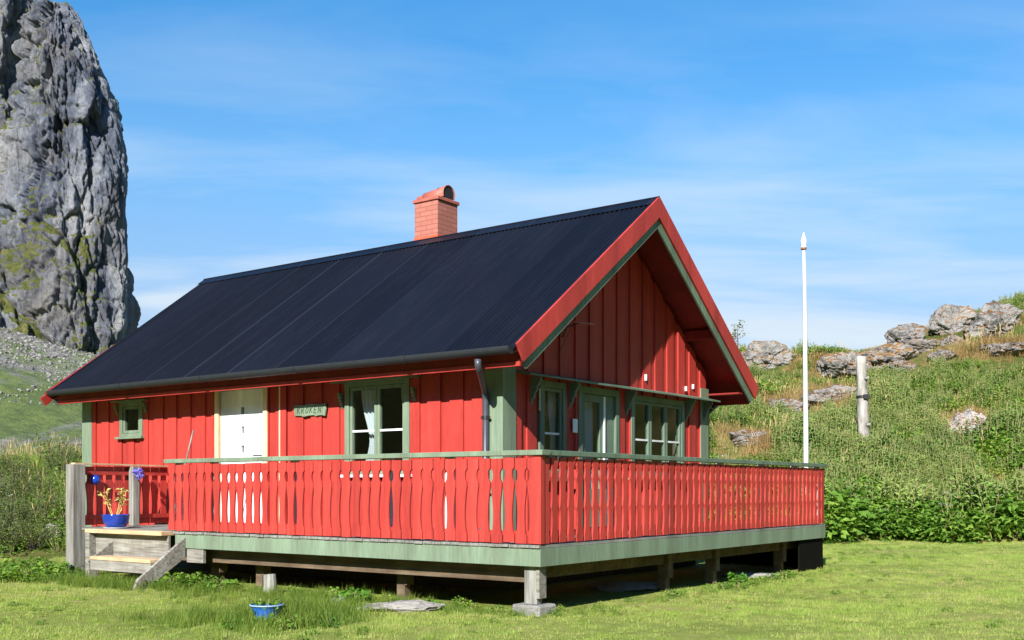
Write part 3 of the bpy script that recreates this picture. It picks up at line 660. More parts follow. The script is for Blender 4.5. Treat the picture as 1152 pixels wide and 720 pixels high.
def window(T, u0, u1, z0, z1, cols, rows, mt, sill=M['green'], curt=(), fw=.055, pw=.045, bar=M['white'], wide_mull=None, name='window'):
    m = C()   # outer casing
    for a, b, c, d in ((u0-.05, u0+.03, z0-.02, z1+.05), (u1-.03, u1+.05, z0-.02, z1+.05), (u0+.03, u1-.03, z1-.03, z1+.05), (u0+.03, u1-.03, z0-.02, z0+.03)): ubox(m, T, a, b, -.06, .062, c, d)
    w = m.build(name, mt, cabin, bevel=.003)
    n = cols; wu = (u1-u0-.06)/n
    for i in range(n):
        a = u0+.03+i*wu+.004; b = a+wu-.008; m = C(); c, d = z0+.034, z1-.034
        for q in ((a, a+pw, c, d), (b-pw, b, c, d), (a+pw, b-pw, d-pw, d), (a+pw, b-pw, c, c+pw)): ubox(m, T, q[0], q[1], -.01, .045, q[2], q[3])
        fr = m.build('sash', mt, w, bevel=.003)
        if rows > 1:
            m = C()
            for r in range(1, rows):
                zz = c+(d-c)*(.47 if rows == 2 else r/rows); ubox(m, T, a+pw, b-pw, .0, .036, zz-.013, zz+.013)
            m.build('glazing_bar', bar, fr)
        m = C(); ubox(m, T, a+pw-.01, b-pw+.01, .008, .014, c+pw-.01, d-pw+.01); m.build('pane', M['glass'], w)
    if sill:
        m = C(); ubox(m, T, u0-.09, u1+.09, .0, .12, z0-.06, z0-.024); m.build('sill', sill, w, bevel=.004)
    for k, (ca, cb, cz0, cz1, ga, sd, cm) in enumerate(curt):
        m = C(); pts, fs = curtain(m, ca, cb, cz0, cz1, ga, sd); m.add([T(a, -.085+b, c) for a, b, c in pts], fs); m.build('curtain', cm, w, smooth=True)
    return w
CU = M['curtain']
window(F2, *OP_F[0], 1, 1, M['green'], curt=[(-9.2, -8.99, 2.12, 2.58, .3, 1, CU)])
window(F2, *OP_F[2], 2, 2, M['green'], sill=M['white'], curt=[(-4.22, -3.86, 1.45, 2.6, .45, 1, CU), (-3.5, -3.3, 1.47, 2.6, .8, 1, CU)])
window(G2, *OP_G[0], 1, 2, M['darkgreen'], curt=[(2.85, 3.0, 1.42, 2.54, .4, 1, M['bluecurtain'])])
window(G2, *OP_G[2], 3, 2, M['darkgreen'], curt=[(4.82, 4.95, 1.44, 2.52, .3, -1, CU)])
# terrace door with a tall pane
a, b, c, d = OP_G[1]
m = C()
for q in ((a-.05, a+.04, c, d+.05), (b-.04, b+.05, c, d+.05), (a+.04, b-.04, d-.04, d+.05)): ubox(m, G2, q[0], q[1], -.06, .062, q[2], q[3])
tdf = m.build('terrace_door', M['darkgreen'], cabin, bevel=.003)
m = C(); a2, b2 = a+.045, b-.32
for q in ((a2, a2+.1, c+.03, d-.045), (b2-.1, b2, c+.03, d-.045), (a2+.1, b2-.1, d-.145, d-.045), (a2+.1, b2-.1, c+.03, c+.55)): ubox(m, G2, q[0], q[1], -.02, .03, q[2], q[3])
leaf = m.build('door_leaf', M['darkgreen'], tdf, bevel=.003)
m = C(); ubox(m, G2, b2-.018, b2+.012, .03, .05, c+.6, d-.06); m.build('cover_strip', M['white'], tdf)
m = C(); ubox(m, G2, a2+.09, b2-.09, .0, .006, c+.54, d-.135); m.build('pane', M['glass'], tdf)
m = C(); ubox(m, G2, b2+.016, b-.044, -.02, .024, c+.03, d-.045); m.build('side_panel', M['darkgreen'], tdf)
m = C(); pts, fs = curtain(m, a2+.1, b2-.1, c+.5, d-.05, .3, 1); m.add([G2(p, -.09+q, r) for p, q, r in pts], fs); m.build('curtain', M['bluecurtain'], tdf, smooth=True)
m = C(); m.tube([G2(a2+.06, .03, 1.72), G2(a2+.06, .075, 1.72), G2(a2+.17, .075, 1.72)], .009, 8); m.build('handle', M['black'], leaf)
# white entrance door
a, b, c, d = OP_F[1]
m = C()
for q in ((a-.035, a+.05, c, d+.045), (b-.05, b+.035, c, d+.045), (a+.05, b-.05, d-.03, d+.045)): ubox(m, F2, q[0], q[1], -.06, .066, q[2], q[3])
fr = m.build('door_frame', M['cream'], cabin, bevel=.003)
m = C(); wz = [2.38, 2.10, 1.82]; dx = (a+b)/2
zz = [c+.02]+sorted(sum([[z-.055, z+.055] for z in wz], []))+[d-.035]
ubox(m, F2, a+.055, dx-.035, -.03, .02, zz[0], zz[-1]); ubox(m, F2, dx+.035, b-.055, -.03, .02, zz[0], zz[-1])
for i in range(0, len(zz), 2): ubox(m, F2, dx-.0352, dx+.0352, -.03, .0195, zz[i], zz[i+1])
dr = m.build('entrance_door', M['white'], cabin)
for z in wz:
    m = C(); ubox(m, F2, dx-.034, dx+.034, -.015, -.01, z-.054, z+.054); m.build('pane', M['glass'], dr)
m = C(); m.tube([F2(b-.13, .02, 1.72), F2(b-.13, .07, 1.72), F2(b-.25, .07, 1.72)], .01, 8); m.build('handle', M['black'], dr)
m = C(); ubox(m, F2, -5.70, -5.675, .046, .056, .70, 2.7); m.build('cable_strip', M['cream'], cabin)
m = C(); ubox(m, F2, -5.67, -5.55, .045, .06, .66, 2.72); m.build('cover_board', M['red'], cabin)
# scalloped brackets
def bracket(T, u, ztop, depth, h, th=.045, mt=None):
    m = C(); prof = [(0, 0), (depth, 0), (depth, -.06*h/.4)]
    nl = 4
    for i in range(nl*6+1):
        f = i/(nl*6); base = depth*(1-f)**.8; bump_ = .018*abs(math.sin(f*nl*math.pi)); prof.append((max(.012, base*.86+bump_), -h*(.12+.83*f)))
    prof.append((0, -h))
    n = len(prof); vs = [T(u-th/2, .0+a_, ztop+b_) for a_, b_ in prof]+[T(u+th/2, .0+a_, ztop+b_) for a_, b_ in prof]
    m.add(vs, [tuple(range(n))[::-1], tuple(range(n, 2*n))]+[(i, (i+1) % n, n+(i+1) % n, n+i) for i in range(n)])
    return m.build('bracket', mt or M['green'], cabin)
for u in (-9.62, -8.84): bracket(F2, u, 2.60, .10, .22)
for u in (-4.47, -3.15): bracket(F2, u, 2.53, .10, .24)
m = C(); ubox(m, F2, -9.7, -8.78, .03, .12, 2.64, 2.665); m.build('window_hood', M['green'], cabin); m = C(); ubox(m, F2, -4.6, -3.05, .03, .13, 2.66, 2.69); m.build('window_hood', M['green'], cabin)
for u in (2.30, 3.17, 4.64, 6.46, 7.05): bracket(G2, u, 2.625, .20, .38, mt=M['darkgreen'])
m = C(); m.prism([(0, 0)]*3, 'x', 0, 0) if False else None
vs = [G2(u, d_, z_) for u in (2.0, 7.24) for d_, z_ in ((.02, 2.70), (.25, 2.645), (.25, 2.622), (.02, 2.66))]
m.add(vs, [(0, 1, 2, 3), (7, 6, 5, 4), (0, 4, 5, 1), (1, 5, 6, 2), (2, 6, 7, 3), (3, 7, 4, 0)]); m.build('gable_ledge', M['darkgreen'], cabin)
# small things fixed to the gable
m = C(); m.tube([G2(3.0, .05, 3.2), G2(2.99, .12, 3.33), G2(3.05, .3, 3.38)], .010, 6); m.tube([G2(2.85, .05, 2.9), G2(3.0, .2, 3.36)], .004, 5)
wb = m.build('wall_hook', M['black'], cabin)
m = C(); m.tube([G2(2.98, .24, 3.385), G2(3.18, .42, 3.36)], .013, 6); m.build('hook_tip', simple('faded_pink_plastic', (.4, .12, .12), .5), wb)
m = C(); ubox(m, G2, 3.235, 3.345, .046, .056, 1.98, 2.16); m.build('notice', M['white'], cabin)
for y_, z_, q in ((5.16, 2.86, .045), (6.42, 2.79, .035), (6.66, 2.84, .035)):
    m = C(); ubox(m, G2, y_-.012, y_+.012, .046, .075, z_-q, z_+q); m.build('cable_clip', M['white'], cabin)
m = C(); m.tube([G2(2.44, .075, 2.50), G2(2.44, .075, 2.22)], .012, 6); m.build('thermometer', M['cream'], cabin)
# name board
SO = (-5.05, YW-.05, 2.33); sgn = C()
rnd = random.Random(4); n = 14
topp = [(-5.365+.62*i/n, 2.405+.004*rnd.uniform(-1, 1)+.004*math.sin(i)) for i in range(n+1)]; bot = [(-5.355+.60*i/n, 2.245+.012*rnd.uniform(-1, 1)-.004*i/n) for i in range(n+1)]
sgn.prism(topp+[(-4.735, 2.33)]+bot[::-1]+[(-5.37, 2.32)], 'y', YW-.075, YW-.048); sb = sgn.build('name_board', M['green'], cabin, bevel=.003)
LET = {'K': [((0,0),(0,1)), ((0,.45),(.55,1)), ((.12,.55),(.6,0))], 'R': [((0,0),(0,1)), ((0,1),(.45,.92)), ((.45,.92),(.5,.62)), ((.5,.62),(0,.48)), ((.12,.5),(.58,0))],
       'O': [((.1,.1),(0,.5)), ((0,.5),(.15,.95)), ((.15,.95),(.45,.9)), ((.45,.9),(.58,.5)), ((.58,.5),(.42,.06)), ((.42,.06),(.1,.1))],
       'E': [((0,0),(0,1)), ((0,1),(.5,1)), ((0,.52),(.42,.52)), ((0,0),(.52,0))], 'N': [((0,0),(0,1)), ((0,1),(.52,0)), ((.52,0),(.52,1))]}
ux = -5.30; hh = .085
lm = simple('dark_green_lettering', (.03, .06, .03), .7)
for ch_ in 'KROKEN':
    m = C()
    for (a0, b0), (a1, b1) in LET[ch_]:
        sh = .18
        m.beam((ux+(a0+sh*b0)*.085, YW-.0765, 2.283+b0*hh), (ux+(a1+sh*b1)*.085, YW-.0765, 2.283+b1*hh), .003, .011, up=(0, 0, 1) if abs(b1-b0) < .3 else (1, 0, 0)) if True else None
    m.build('letter', lm, sb); ux += .083
m = C(); m.beam((ux+.0, YW-.0765, 2.375), (ux+.012, YW-.0765, 2.34), .003, .009, up=(1, 0, 0))
m.build('carved_mark', lm, sb)
# ------------------------------------------------------------------ deck
DO = (0, 0, 0)
deck = frame(DO, 'raised wooden terrace with red railing and sage green fascia', 'terrace', 'terrace')
def D(): return MB(DO)
DL, DR = -8.06, 7.73
m = D(); x = 0; rnd = random.Random(3)
while x > DL:
    w = .118; x1 = x-w
    yb = DR if x1 > XG+.06 else YW-.06
    y0 = -.018+rnd.uniform(-.006, .006) if x > -5.8 else .03
    z = DZ+rnd.uniform(-.002, .002); m.box(x1, x, y0, yb, z-.028, z); x = x1-.008
m.build('floor_boards', M['deck'], deck)
m = D(); m.box(-5.76, .0, -.0, .03, .478, .659); m.build('fascia', M['green'], deck, bevel=.003)
m = D(); m.box(-.03, .0, .031, DR, .478, .659); m.build('fascia', M['green'], deck, bevel=.003)
m = D(); m.box(-.03, XG+.1, DR, DR+.03, .478, .659); m.build('fascia', M['green'], deck, bevel=.003)
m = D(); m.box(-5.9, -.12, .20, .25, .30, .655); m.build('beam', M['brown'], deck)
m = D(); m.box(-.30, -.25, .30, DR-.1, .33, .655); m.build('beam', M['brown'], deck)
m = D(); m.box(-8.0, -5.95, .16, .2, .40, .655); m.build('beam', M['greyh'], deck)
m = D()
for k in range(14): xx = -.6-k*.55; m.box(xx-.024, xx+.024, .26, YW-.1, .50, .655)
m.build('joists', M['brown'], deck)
# handrails and balusters
PROF_A = [(0, .069), (.085, .069), (.09, .060), (.14, .051), (.22, .044), (.28, .043), (.36, .046), (.46, .055), (.545, .066), (.56, .069), (.60, .069), (.615, .060), (.64, .047), (.68, .042), (.72, .048), (.74, .066), (.75, .069), (.845, .069)]
PROF_B = [(a, b-.0075) for a, b in [(0, .066), (.07, .066), (.10, .058), (.16, .050), (.24, .048), (.31, .056), (.345, .067), (.38, .057), (.45, .049), (.53, .048), (.60, .055), (.645, .067), (.67, .060), (.71, .052), (.75, .056), (.775, .066), (.845, .066)]]
def baluster(axis, pos, out, prof, z0, par, hs=1, mt=None):
    """axis 'x': runs along x, board faces -y; axis 'y': faces +x"""
    rr = random.Random(int(pos*1000)+5)
    k = rr.uniform(.97, 1.03); dz = rr.uniform(-.006, .006); tw = rr.uniform(-.003, .003); lean = rr.uniform(-.004, .004)
    P = [(pos-w*k+lean*h, z0+h*hs+dz) for h, w in prof]+[(pos+w*k+lean*h, z0+h*hs+dz) for h, w in prof[::-1]]
    m = D(); m.prism(P, 'y' if axis == 'x' else 'x', out+tw, out+.021+tw)
    return m.build('baluster', mt or M['fence_red'], par)
ZB = .706
def railing(axis, a, b, out, inner, prof, posts, top=M['green'], toph=.052, nm='railing', over=(.05, .05), first=None, pw=.09, ztop=1.623, ext=None):
    lo, hi = min(a, b), max(a, b)
    m = D(); t0, t1 = sorted((out-.03 if inner > out else out+.05, inner))
    if axis == 'x': m.box(lo-over[0], hi+over[1], t0, t1, ztop-toph, ztop)
    else: m.box(t0, t1, lo-over[0], hi+over[1], ztop-toph, ztop)
    r = m.build(nm, top, deck, bevel=.004)
    s = 1 if inner > out else -1
    m = D(); o2 = out+(.0225 if s > 0 else -.0015); i2 = o2+s*.034
    for z in (.765, 1.44):
        if axis == 'x': m.box(lo+.02, hi-.02, *sorted((o2, i2)), z, z+.06)
        else: m.box(*sorted((o2, i2)), lo+.02, hi-.02, z, z+.06)
    m.build('cross_rail', M['fence_red'], r)
    for p in posts:
        m = D(); q0, q1 = sorted((i2+s*.003, i2+s*.003+s*.075))
        if axis == 'x': m.box(p-pw/2, p+pw/2, q0, q1, .693, ztop-toph)
        else: m.box(q0, q1, p-pw/2, p+pw/2, .693, ztop-toph)
        m.build('post', M['white'], r, bevel=.003)
    n = int(round((hi-lo)/.1525)); 
    for i in range(n): baluster(axis, lo+(i+.5)*(hi-lo)/n, out, prof, ZB, r)
    return r
rf = railing('x', -5.9, .0, -.012, .10, PROF_A, [-1.21, -2.08, -3.59, -5.07, -5.78], over=(.05, .05))
rs = railing('y', .02, DR-.02, -.022, -.10, PROF_B, [.12, 1.5, 2.9, 4.2, 5.5, 6.7, 7.6], top=M['darkgreen'], over=(.0, .05))
m = D(); m.box(-.075, .012, -.014, .058, .70, 1.571); m.build('corner_post', M['fence_red'], deck, bevel=.003)
# left end railing
XE = -8.08
m = D(); m.beam((XE, -.02, 1.60), (XE, YW-.06, 1.585), .10, .022); re = m.build('railing', M['newwood'], deck)
m = D()
for z in (.80, 1.44): m.box(XE-.035, XE+.0, .16, YW-.07, z, z+.06)
m.build('cross_rail', M['fence_red'], re)
n = 11
for i in range(n): baluster('y', .03+.155*(i+.6), XE-.058, PROF_A, .72, re)
m = D(); m.box(XE-.05, XE+.14, -.1, .09, .05, 1.585); tag(m.build('post', M['grey'], deck, bevel=.006), 'thick bare grey weathered end post')
m = D(); m.box(XE+.0, XE+.11, .88, .99, .692, 1.57); tag(m.build('post', M['grey'], deck, bevel=.004), 'slim bare grey weathered post')
m = D(); m.box(XE-.06, XE-.03, .0, YW-.06, .40, .655); m.build('fascia', M['green'], deck)
# under the deck
def pile(x, y, stone=True, w=.15, z1=.64, mt='grey'):
    p = D(); p.box(x-w/2, x+w/2, y-.05, y+.05, -.05 if not stone else .1, z1); o = p.build('support_post', M[mt], deck, bevel=.004)
    p = D(); p.box(x+w/2+.002, x+w/2+.04, y-.06, y+.06, .16, z1-.005); p.build('side_plank', M['greyh' if mt == 'grey' else 'brown'], o)
    if stone:
        p = D(); p.box(x-.16, x+.18, y-.16, y+.16, -.06, .1); p.build('footing_block', M['plainstone'], o, bevel=.02)
pile(-.17, .12)
for yy in (3.05, 4.35, 6.6): pile(-.30, yy, False, .12, mt='brown')
for xx in (-2.2, -4.6): pile(xx, .45, False, .12, mt='brown')
pile(-5.4, .40, False, mt='brown')
m = D(); m.box(-.055, -.033, 6.75, DR-.02, -.05, .474); m.box(-2.0, -.06, DR-.05, DR-.02, -.05, .474); m.build('deck_shade_panels', M['gloom'], deck)  # black panels put in as the shade below the far end of the deck
# entrance steps
ST0 = (-6.5, -.2, 0)
steps = frame(ST0, 'wooden entrance steps with pale new plank at the railing gap', 'steps', 'entrance_steps')
def E(): return MB(ST0)
m = E(); m.box(-7.5, -5.775, -.20, .025, .637, .688); m.build('tread', M['newwood'], steps, bevel=.004)
m = E(); m.box(-7.5, -5.775, -.09, -.055, .30, .634); m.build('riser', M['greyh'], steps, bevel=.003)
m = E(); m.box(-6.95, -5.63, -.47, -.20, .305, .35); m.build('tread', M['newwood'], steps, bevel=.004)
m = E(); m.box(-6.95, -5.63, -.46, -.43, .17, .303); m.build('riser', M['greyh'], steps, bevel=.003)
m = E(); m.box(-7.5, -7.4, -.19, -.05, .0, .634); m.build('stringer', M['greyh'], steps, bevel=.003)
for xx in (-7.03, -5.585):
    m = E(); m.prism([(-.0, .62), (-.0, .36), (-.62, -.03), (-.76, .0), (-.70, .12)] if xx > -6 else [(-.0, .60), (-.0, .2), (-.34, .2), (-.46, .28)], 'x', xx, xx+.045); m.build('stringer', M['greyh'], steps, bevel=.004)
m = E(); m.box(-5.53, -5.2, .01, .05, .30, .47); m.build('side_plank', M['greyh'], steps)
# ------------------------------------------------------------------ free standing things
# flagpole
P = Vector((*l2w(-.354, 7.86), 0)); gz = .52
fp = empty('flagpole', (P.x, P.y, gz-.1), 0, 'tall slim white wooden flagpole with pointed finial at the far end of the terrace', 'flagpole')
m = MB((P.x, P.y, gz-.1)); ht = 5.27
m.tube([(P.x, P.y, gz-.1), (P.x-.01, P.y, 2), (P.x-.03, P.y, 4.4), (P.x-.045, P.y, ht-.22)], [.044, .040, .031, .022], 12); m.build('pole', M['pole'], fp, smooth=True)
m = MB((P.x, P.y, gz-.1)); m.lathe((P.x-.045, P.y, ht-.22), [(.0, 0), (.042, 0), (.046, .012), (.038, .025), (.032, .04), (.048, .075), (.046, .11), (.027, .17), (.01, .23), (.0, .25)], 14); fi = m.build('finial', M['white'], fp, smooth=True)
m = MB((P.x, P.y, gz-.1)); m.lathe((P.x-.045, P.y, ht-.245), [(.0, 0), (.046, 0), (.05, .01), (.046, .02), (0, .02)], 14); m.build('collar', simple('rusty_collar', (.3, .12, .06), .7), fp)
# old grey log post on the bank
Yp = 29.5; B = at(974, 505, Yp); T = at(968, 401, Yp); gz = H1(B.x, B.y)
lp = empty('log_post', (B.x, B.y, gz-.3), 0, 'thick bleached log post with a black band standing on the overgrown bank', 'post')
m = MB((B.x, B.y, gz-.3)); rnd = random.Random(8); pts = []; rad = []
bz = gz-.3
for i in range(16):
    f = i/15; pts.append((B.x+(T.x-B.x)*f+rnd.uniform(-.012, .012), B.y+rnd.uniform(-.01, .01), bz+(T.z-bz)*f)); rad.append(.165-.035*f+rnd.uniform(-.008, .008))
rad[-1] *= .92; m.tube(pts, rad, 16)
def log_mat():
    mm, t, p, o = mat_base('bleached_log'); n = noise_node(t, 2.2, 9, .7, stretch=(2.5, 2.5, .5)); r = ramp(t, n.outputs['Fac'], [(.34, (.06, .05, .04)), (.44, (.24, .22, .2)), (.58, (.38, .365, .34)), (.8, (.46, .44, .41))])
    t.links.new(r.outputs[0], p.inputs['Base Color']); p.inputs['Roughness'].default_value = .9; bump(t, p, n.outputs['Fac'], .8, .04); return mm
m.build('trunk', log_mat(), lp, smooth=True)
for f in (.18, .42, .8):
    q = Vector(pts[int(f*15)]); m = MB((B.x, B.y, gz-.3)); m.tube([q+Vector((.05*(-1)**int(f*10), -.12, 0)), q+Vector((.13*(-1)**int(f*10), -.2, .04))], [.045, .03], 8); m.build('knot', M['grey'], lp, smooth=True)
q = Vector(pts[10]); m = MB((B.x, B.y, gz-.3)); m.lathe((q.x, q.y, q.z-.1), [(.15, 0), (.158, .01), (.158, .07), (.15, .08)], 16); m.box(q.x-.02, q.x+.14, q.y-.21, q.y-.13, q.z-.12, q.z); m.build('iron_band', M['black'], lp)
# blue pot with a leggy plant on the top step
PX, PY = l2w(-7.25, .12)
pot = empty('flower_pot', (PX, PY, .69), 0, 'glossy cobalt blue pot with a leggy yellowing plant on the terrace edge', 'flower pot')
m = MB((PX, PY, .69)); m.lathe((PX, PY, .69), [(0, .02), (.115, .02), (.135, .03), (.168, .1), (.182, .18), (.187, .194), (.176, .194), (.165, .16), (0, .155)], 32); m.build('pot', M['blue'], pot, smooth=True)
m = MB((PX, PY, .69)); m.lathe((PX, PY, .69), [(0, 0), (.15, 0), (.17, .018), (.16, .018), (0, .012)], 28); m.build('saucer', simple('grey_blue_saucer', (.35, .4, .48), .4), pot, smooth=True)
m = MB((PX, PY, .69)); m.lathe((PX, PY, .69), [(0, .17), (.166, .165)], 20); m.build('soil', simple('potting_soil', (.035, .025, .018), .95), pot)
def leafquad(m, c, d, L, Wd, rnd):
    d = Vector(d).normalized(); s = d.cross(Vector((rnd.uniform(-1, 1), rnd.uniform(-1, 1), 1))).normalized()
    up = s.cross(d)*.25*L; c = Vector(c)
    m.add([c, c+d*L*.5+s*Wd/2+up*.6, c+d*L-up*.3, c+d*L*.5-s*Wd/2+up*.6, c+d*L*.5+up*.3], [(0, 1, 4), (1, 2, 4), (0, 4, 3), (4, 2, 3)])
m = MB((PX, PY, .69)); ml = MB((PX, PY, .69)); rnd = random.Random(12)
for k in range(7):
    a = rnd.uniform(0, 6.28); p = Vector((PX+.06*math.cos(a), PY+.06*math.sin(a), .86)); pts = [p]; d = Vector((math.cos(a)*.5, math.sin(a)*.5, 1)).normalized()
    for j in range(6):
        d = (d+Vector((rnd.uniform(-.25, .25), rnd.uniform(-.25, .25), .1))).normalized(); p = p+d*rnd.uniform(.05, .075); pts.append(p)
        if j > 1:
            for q in range(3): aa = rnd.uniform(0, 6.28); leafquad(ml, p, (math.cos(aa), math.sin(aa), rnd.uniform(-.2, .6)), rnd.uniform(.05, .09), .04, rnd)
    m.tube(pts, .006, 5)
st = m.build('stems', simple('ochre_stems', (.5, .35, .12), .8), pot); ml.build('leaves', simple('yellowing_leaves', (.36, .31, .09), .7), pot)
# ornaments hanging from the railing
def flower_cluster(lx, ly, z, n, r, name, lab, cat, colr, petal=.035):
    X, Y = l2w(lx, ly); e = empty(name, (X, Y, z), -TH, lab, cat); rnd = random.Random(n)
    m = MB((0, 0, 0))
    for k in range(n):
        d = Vector((rnd.gauss(0, 1), rnd.gauss(0, 1), rnd.gauss(0, 1))).normalized(); leafquad(m, d*r*.3, d, r*.9, petal, rnd)
    m.build('petals', colr, e)
    m = MB((0, 0, 0)); m.tube([(0, 0, -r), (.01, 0, 0), (0, 0, r*1.4)], .004, 5); m.build('stem', M['stem'], e); return e
flower_cluster(XE+.155, .935, 1.46, 60, .085, 'flower_ornament', 'lilac blue flower ornament tied to the slim grey post of the terrace end', 'ornament', simple('lilac_petals', (.2, .17, .7), .5), .03)
X, Y = l2w(XE+.05, .30)
om = empty('glass_ball', (X, Y, 1.37), 0, 'deep blue glazed ball with a pale spot hanging on the left end balusters', 'ornament')
m = MB((0, 0, 0)); m.lathe((0, 0, -.075), [(.075*math.sin(math.pi*i/12), .075-.075*math.cos(math.pi*i/12)) for i in range(13)], 20); m.build('ball', M['blue'], om, smooth=True)
m = MB((0, 0, 0)); m.tube([(0, 0, .07), (.0, 0, .10), (-.03, 0, .13)], .005, 6); m.build('hanger', M['black'], om)
# a broom handle leaning against the railing corner
a = l2w(-6.42, .30); b = l2w(-6.05, .22)
bh = empty('broom_handle', (a[0], a[1], .69), 0, 'thin weathered wooden stick leaning out above the end of the front railing', 'stick')
m = MB((a[0], a[1], .69)); m.tube([(*l2w(-6.35, .35), .70), (*l2w(-5.98, .45), 2.02)], .011, 8); m.build('stick', M['grey'], bh)
# boulders -------------------------------------------------------------
def settle(px, py, Y, h):
    """seat a rock on the ground where the line of sight to its lower half meets it"""
    pb = py+h*.22/Y*FPX
    if Y < 22: c = at(px, py, Y); c.z = H1(c.x, c.y)+h*.12; return c
    for y in np.arange(24.5, 43.5, .12):
        c = at(px, pb, y)
        if H1(c.x, c.y) >= c.z: break
    c = at(px, pb, float(y)); c.z = max(H1(c.x, c.y), c.z-.9)+h*.14; return c
def boulder(px, py, Y, w, h, d, seed, lab, group=None, mat=None, name='boulder', sub_=5, rough=.22):
    c = settle(px, py, Y, h)
    bm = bmesh.new(); bmesh.ops.create_icosphere(bm, subdivisions=sub_, radius=1)
    for v in bm.verts:
        p = v.co.copy(); q = p*1.0+Vector((seed*3.1, seed, 0))
        # faceted: clip with a few random planes
        rr = random.Random(seed); s_ = 1.0
        for k in range(9):
            nrm = Vector((rr.gauss(0, 1), rr.gauss(0, 1), rr.gauss(0, .8))).normalized(); dd = rr.uniform(.58, .88); t_ = p.dot(nrm)
            if t_ > dd: s_ = min(s_, dd/t_)
        n_ = mn.fractal(q*1.3, .9, 2.1, 5)*rough+mn.fractal(q*5, .8, 2.1, 3)*rough*.25
        dd_, pp_ = mn.voronoi(q*1.6+Vector((n_, 0, 0))); hs_ = math.sin(pp_[0].x*12.9+pp_[0].y*78.2+pp_[0].z*37.7)*43758.5; hs_ -= math.floor(hs_)
        n_ += (hs_-.5)*.16-.12*max(0, 1-(dd_[1]-dd_[0])/.1)
        v.co = p*s_*(1+n_); v.co.x *= w/2; v.co.y *= d/2; v.co.z *= h/2*1.15
    me = bpy.data.meshes.new(name); bm.to_mesh(me); bm.free(); me.materials.append(mat or M['stone'])
    o = bpy.data.objects.new(name, me); COL.objects.link(o); o.location = c
    return tag(o, lab, 'rock', group)
RG = 'rocks on the hillside'
rocks = [(862, 404, 40.5, 1.9, 1.15, 1.7, 1, 'rounded grey boulder with a brown mossy cap nearest the roof on the ridge'),
 (1020, 381, 39, 1.7, 1.1, 1.4, 2, 'smooth pale slab of rock standing between the log post and the summit rocks'),
 (1070, 362, 39.5, 1.6, 1.2, 1.4, 3, 'pointed mossy rock topped with orange lichen left of the biggest boulder'),
 (1118, 366, 38, 2.2, 1.4, 1.8, 4, 'biggest jagged grey boulder on the skyline at the right'),
 (1134, 392, 36, 2.0, .55, 1.3, 5, 'low flat pale rock just below the biggest boulder'),
 (1040, 391, 36.5, 3.0, .55, 1.3, 6, 'long flat grey ledge under the smooth pale slab'),
 (995, 404, 35, 2.6, .95, 1.6, 7, 'brown lichen covered rock right of the top of the log post'),
 (950, 412, 35, 1.9, 1.2, 1.6, 8, 'orange brown mossy rock between flagpole and log post top'),
 (932, 446, 32.5, 2.3, .8, 1.4, 9, 'cracked pale rock ledge low between flagpole and log post'),
 (1012, 416, 33.5, 1.5, .6, 1.2, 10, 'small grey rock half way up right of the log post'),
 (1087, 478, 29, 1.15, .85, 1, 11, 'white rock with a rusty brown cap alone in the dense weeds at right'),
 (843, 494, 27, 1.5, .55, 1, 12, 'pale lichen speckled rock low on the bank just right of the cabin corner'),
 (884, 458, 31, 1.6, .6, 1, 13, 'half buried grey rock on the bank directly left of the flagpole'),
 (1075, 385, 37, 1.1, .5, .9, 14, 'small rounded white stone under the pointed mossy rock'),
 (1062, 402, 35.5, 1.0, .45, .9, 15, 'small grey stone below the row of ridge rocks')]
MW = stone_mat('white_lichen_rock', (.46, .44, .41), True, (.2, .075, .03))
MO = stone_mat('orange_moss_rock', (.32, .31, .295), True, (.24, .13, .045))
for i, (px, py, Y, w, h, d, s, lab) in enumerate(rocks):
    boulder(px, py, Y, w, h, d, s, lab, RG, MW if i in (10,) else (MO if i in (2, 6, 7, 0) else M['stone']))
# stones and bits by the deck
boulder(446, 683, 11.0, .95, .16, .45, 21, 'long flat pale rock lying in the lawn below the front edge of the terrace', None, M['plainstone'], 'flat_rock', 4, .15)
boulder(395, 668, 12.0, .4, .14, .3, 22, 'small pale stone at the lawn edge by the bright green weed', None, M['plainstone'], 'flat_rock', 4, .15)
boulder(846, 652, 15.2, 1.0, .07, .5, 23, 'flat grey stone slab in the shade under the right side of the terrace', None, M['plainstone'], 'flat_rock', 4, .1)
boulder(700, 682, 13.3, 1.1, .14, .7, 24, 'flat dark stone slab deep in the shade under the terrace corner', None, M['plainstone'], 'flat_rock', 4, .1)
boulder(55, 532, 20.2, .5, .4, .4, 25, 'small pale stone among the shrubs left of the terrace', None, M['plainstone'], 'flat_rock', 4, .15)
# stacked laths lying under the deck
rnd = random.Random(5)
LL = [('long grey lath lying highest on the pile under the terrace', -1.0, 2.2, 3.6, .30), ('short grey lath lying low under the terrace near the corner post', -.9, 1.2, 2.3, .16),
      ('bleached lath sloping across the lath pile under the terrace', -1.3, 2.6, 4.4, .22), ('thin bent lath at the far end of the pile under the terrace', -.8, 3.3, 4.9, .12), ('broad grey board at the back of the pile under the terrace', -1.6, 1.6, 4.0, .2)]
for lab, x_, y0_, y1_, z_ in LL:
    X, Y = l2w(x_, y0_); m = MB((X, Y, z_)); m.beam((X, Y, z_), (*l2w(x_+.25, y1_), z_+rnd.uniform(-.05, .07)), .06, .02); tag(m.build('lath', M['greyh'], None), lab, 'board')
# stump by the lawn edge, in front of the beam
X, Y = at(303, 549, 12.6).xy; st = empty('log_stump', (X, Y, 0), 0, 'short upright grey log stump under the front of the terrace', 'stump')
m = MB((X, Y, 0)); m.tube([(X, Y, -.05), (X+.01, Y, .12), (X, Y+.01, .24)], [.085, .078, .075], 12); m.build('log', M['grey'], st)
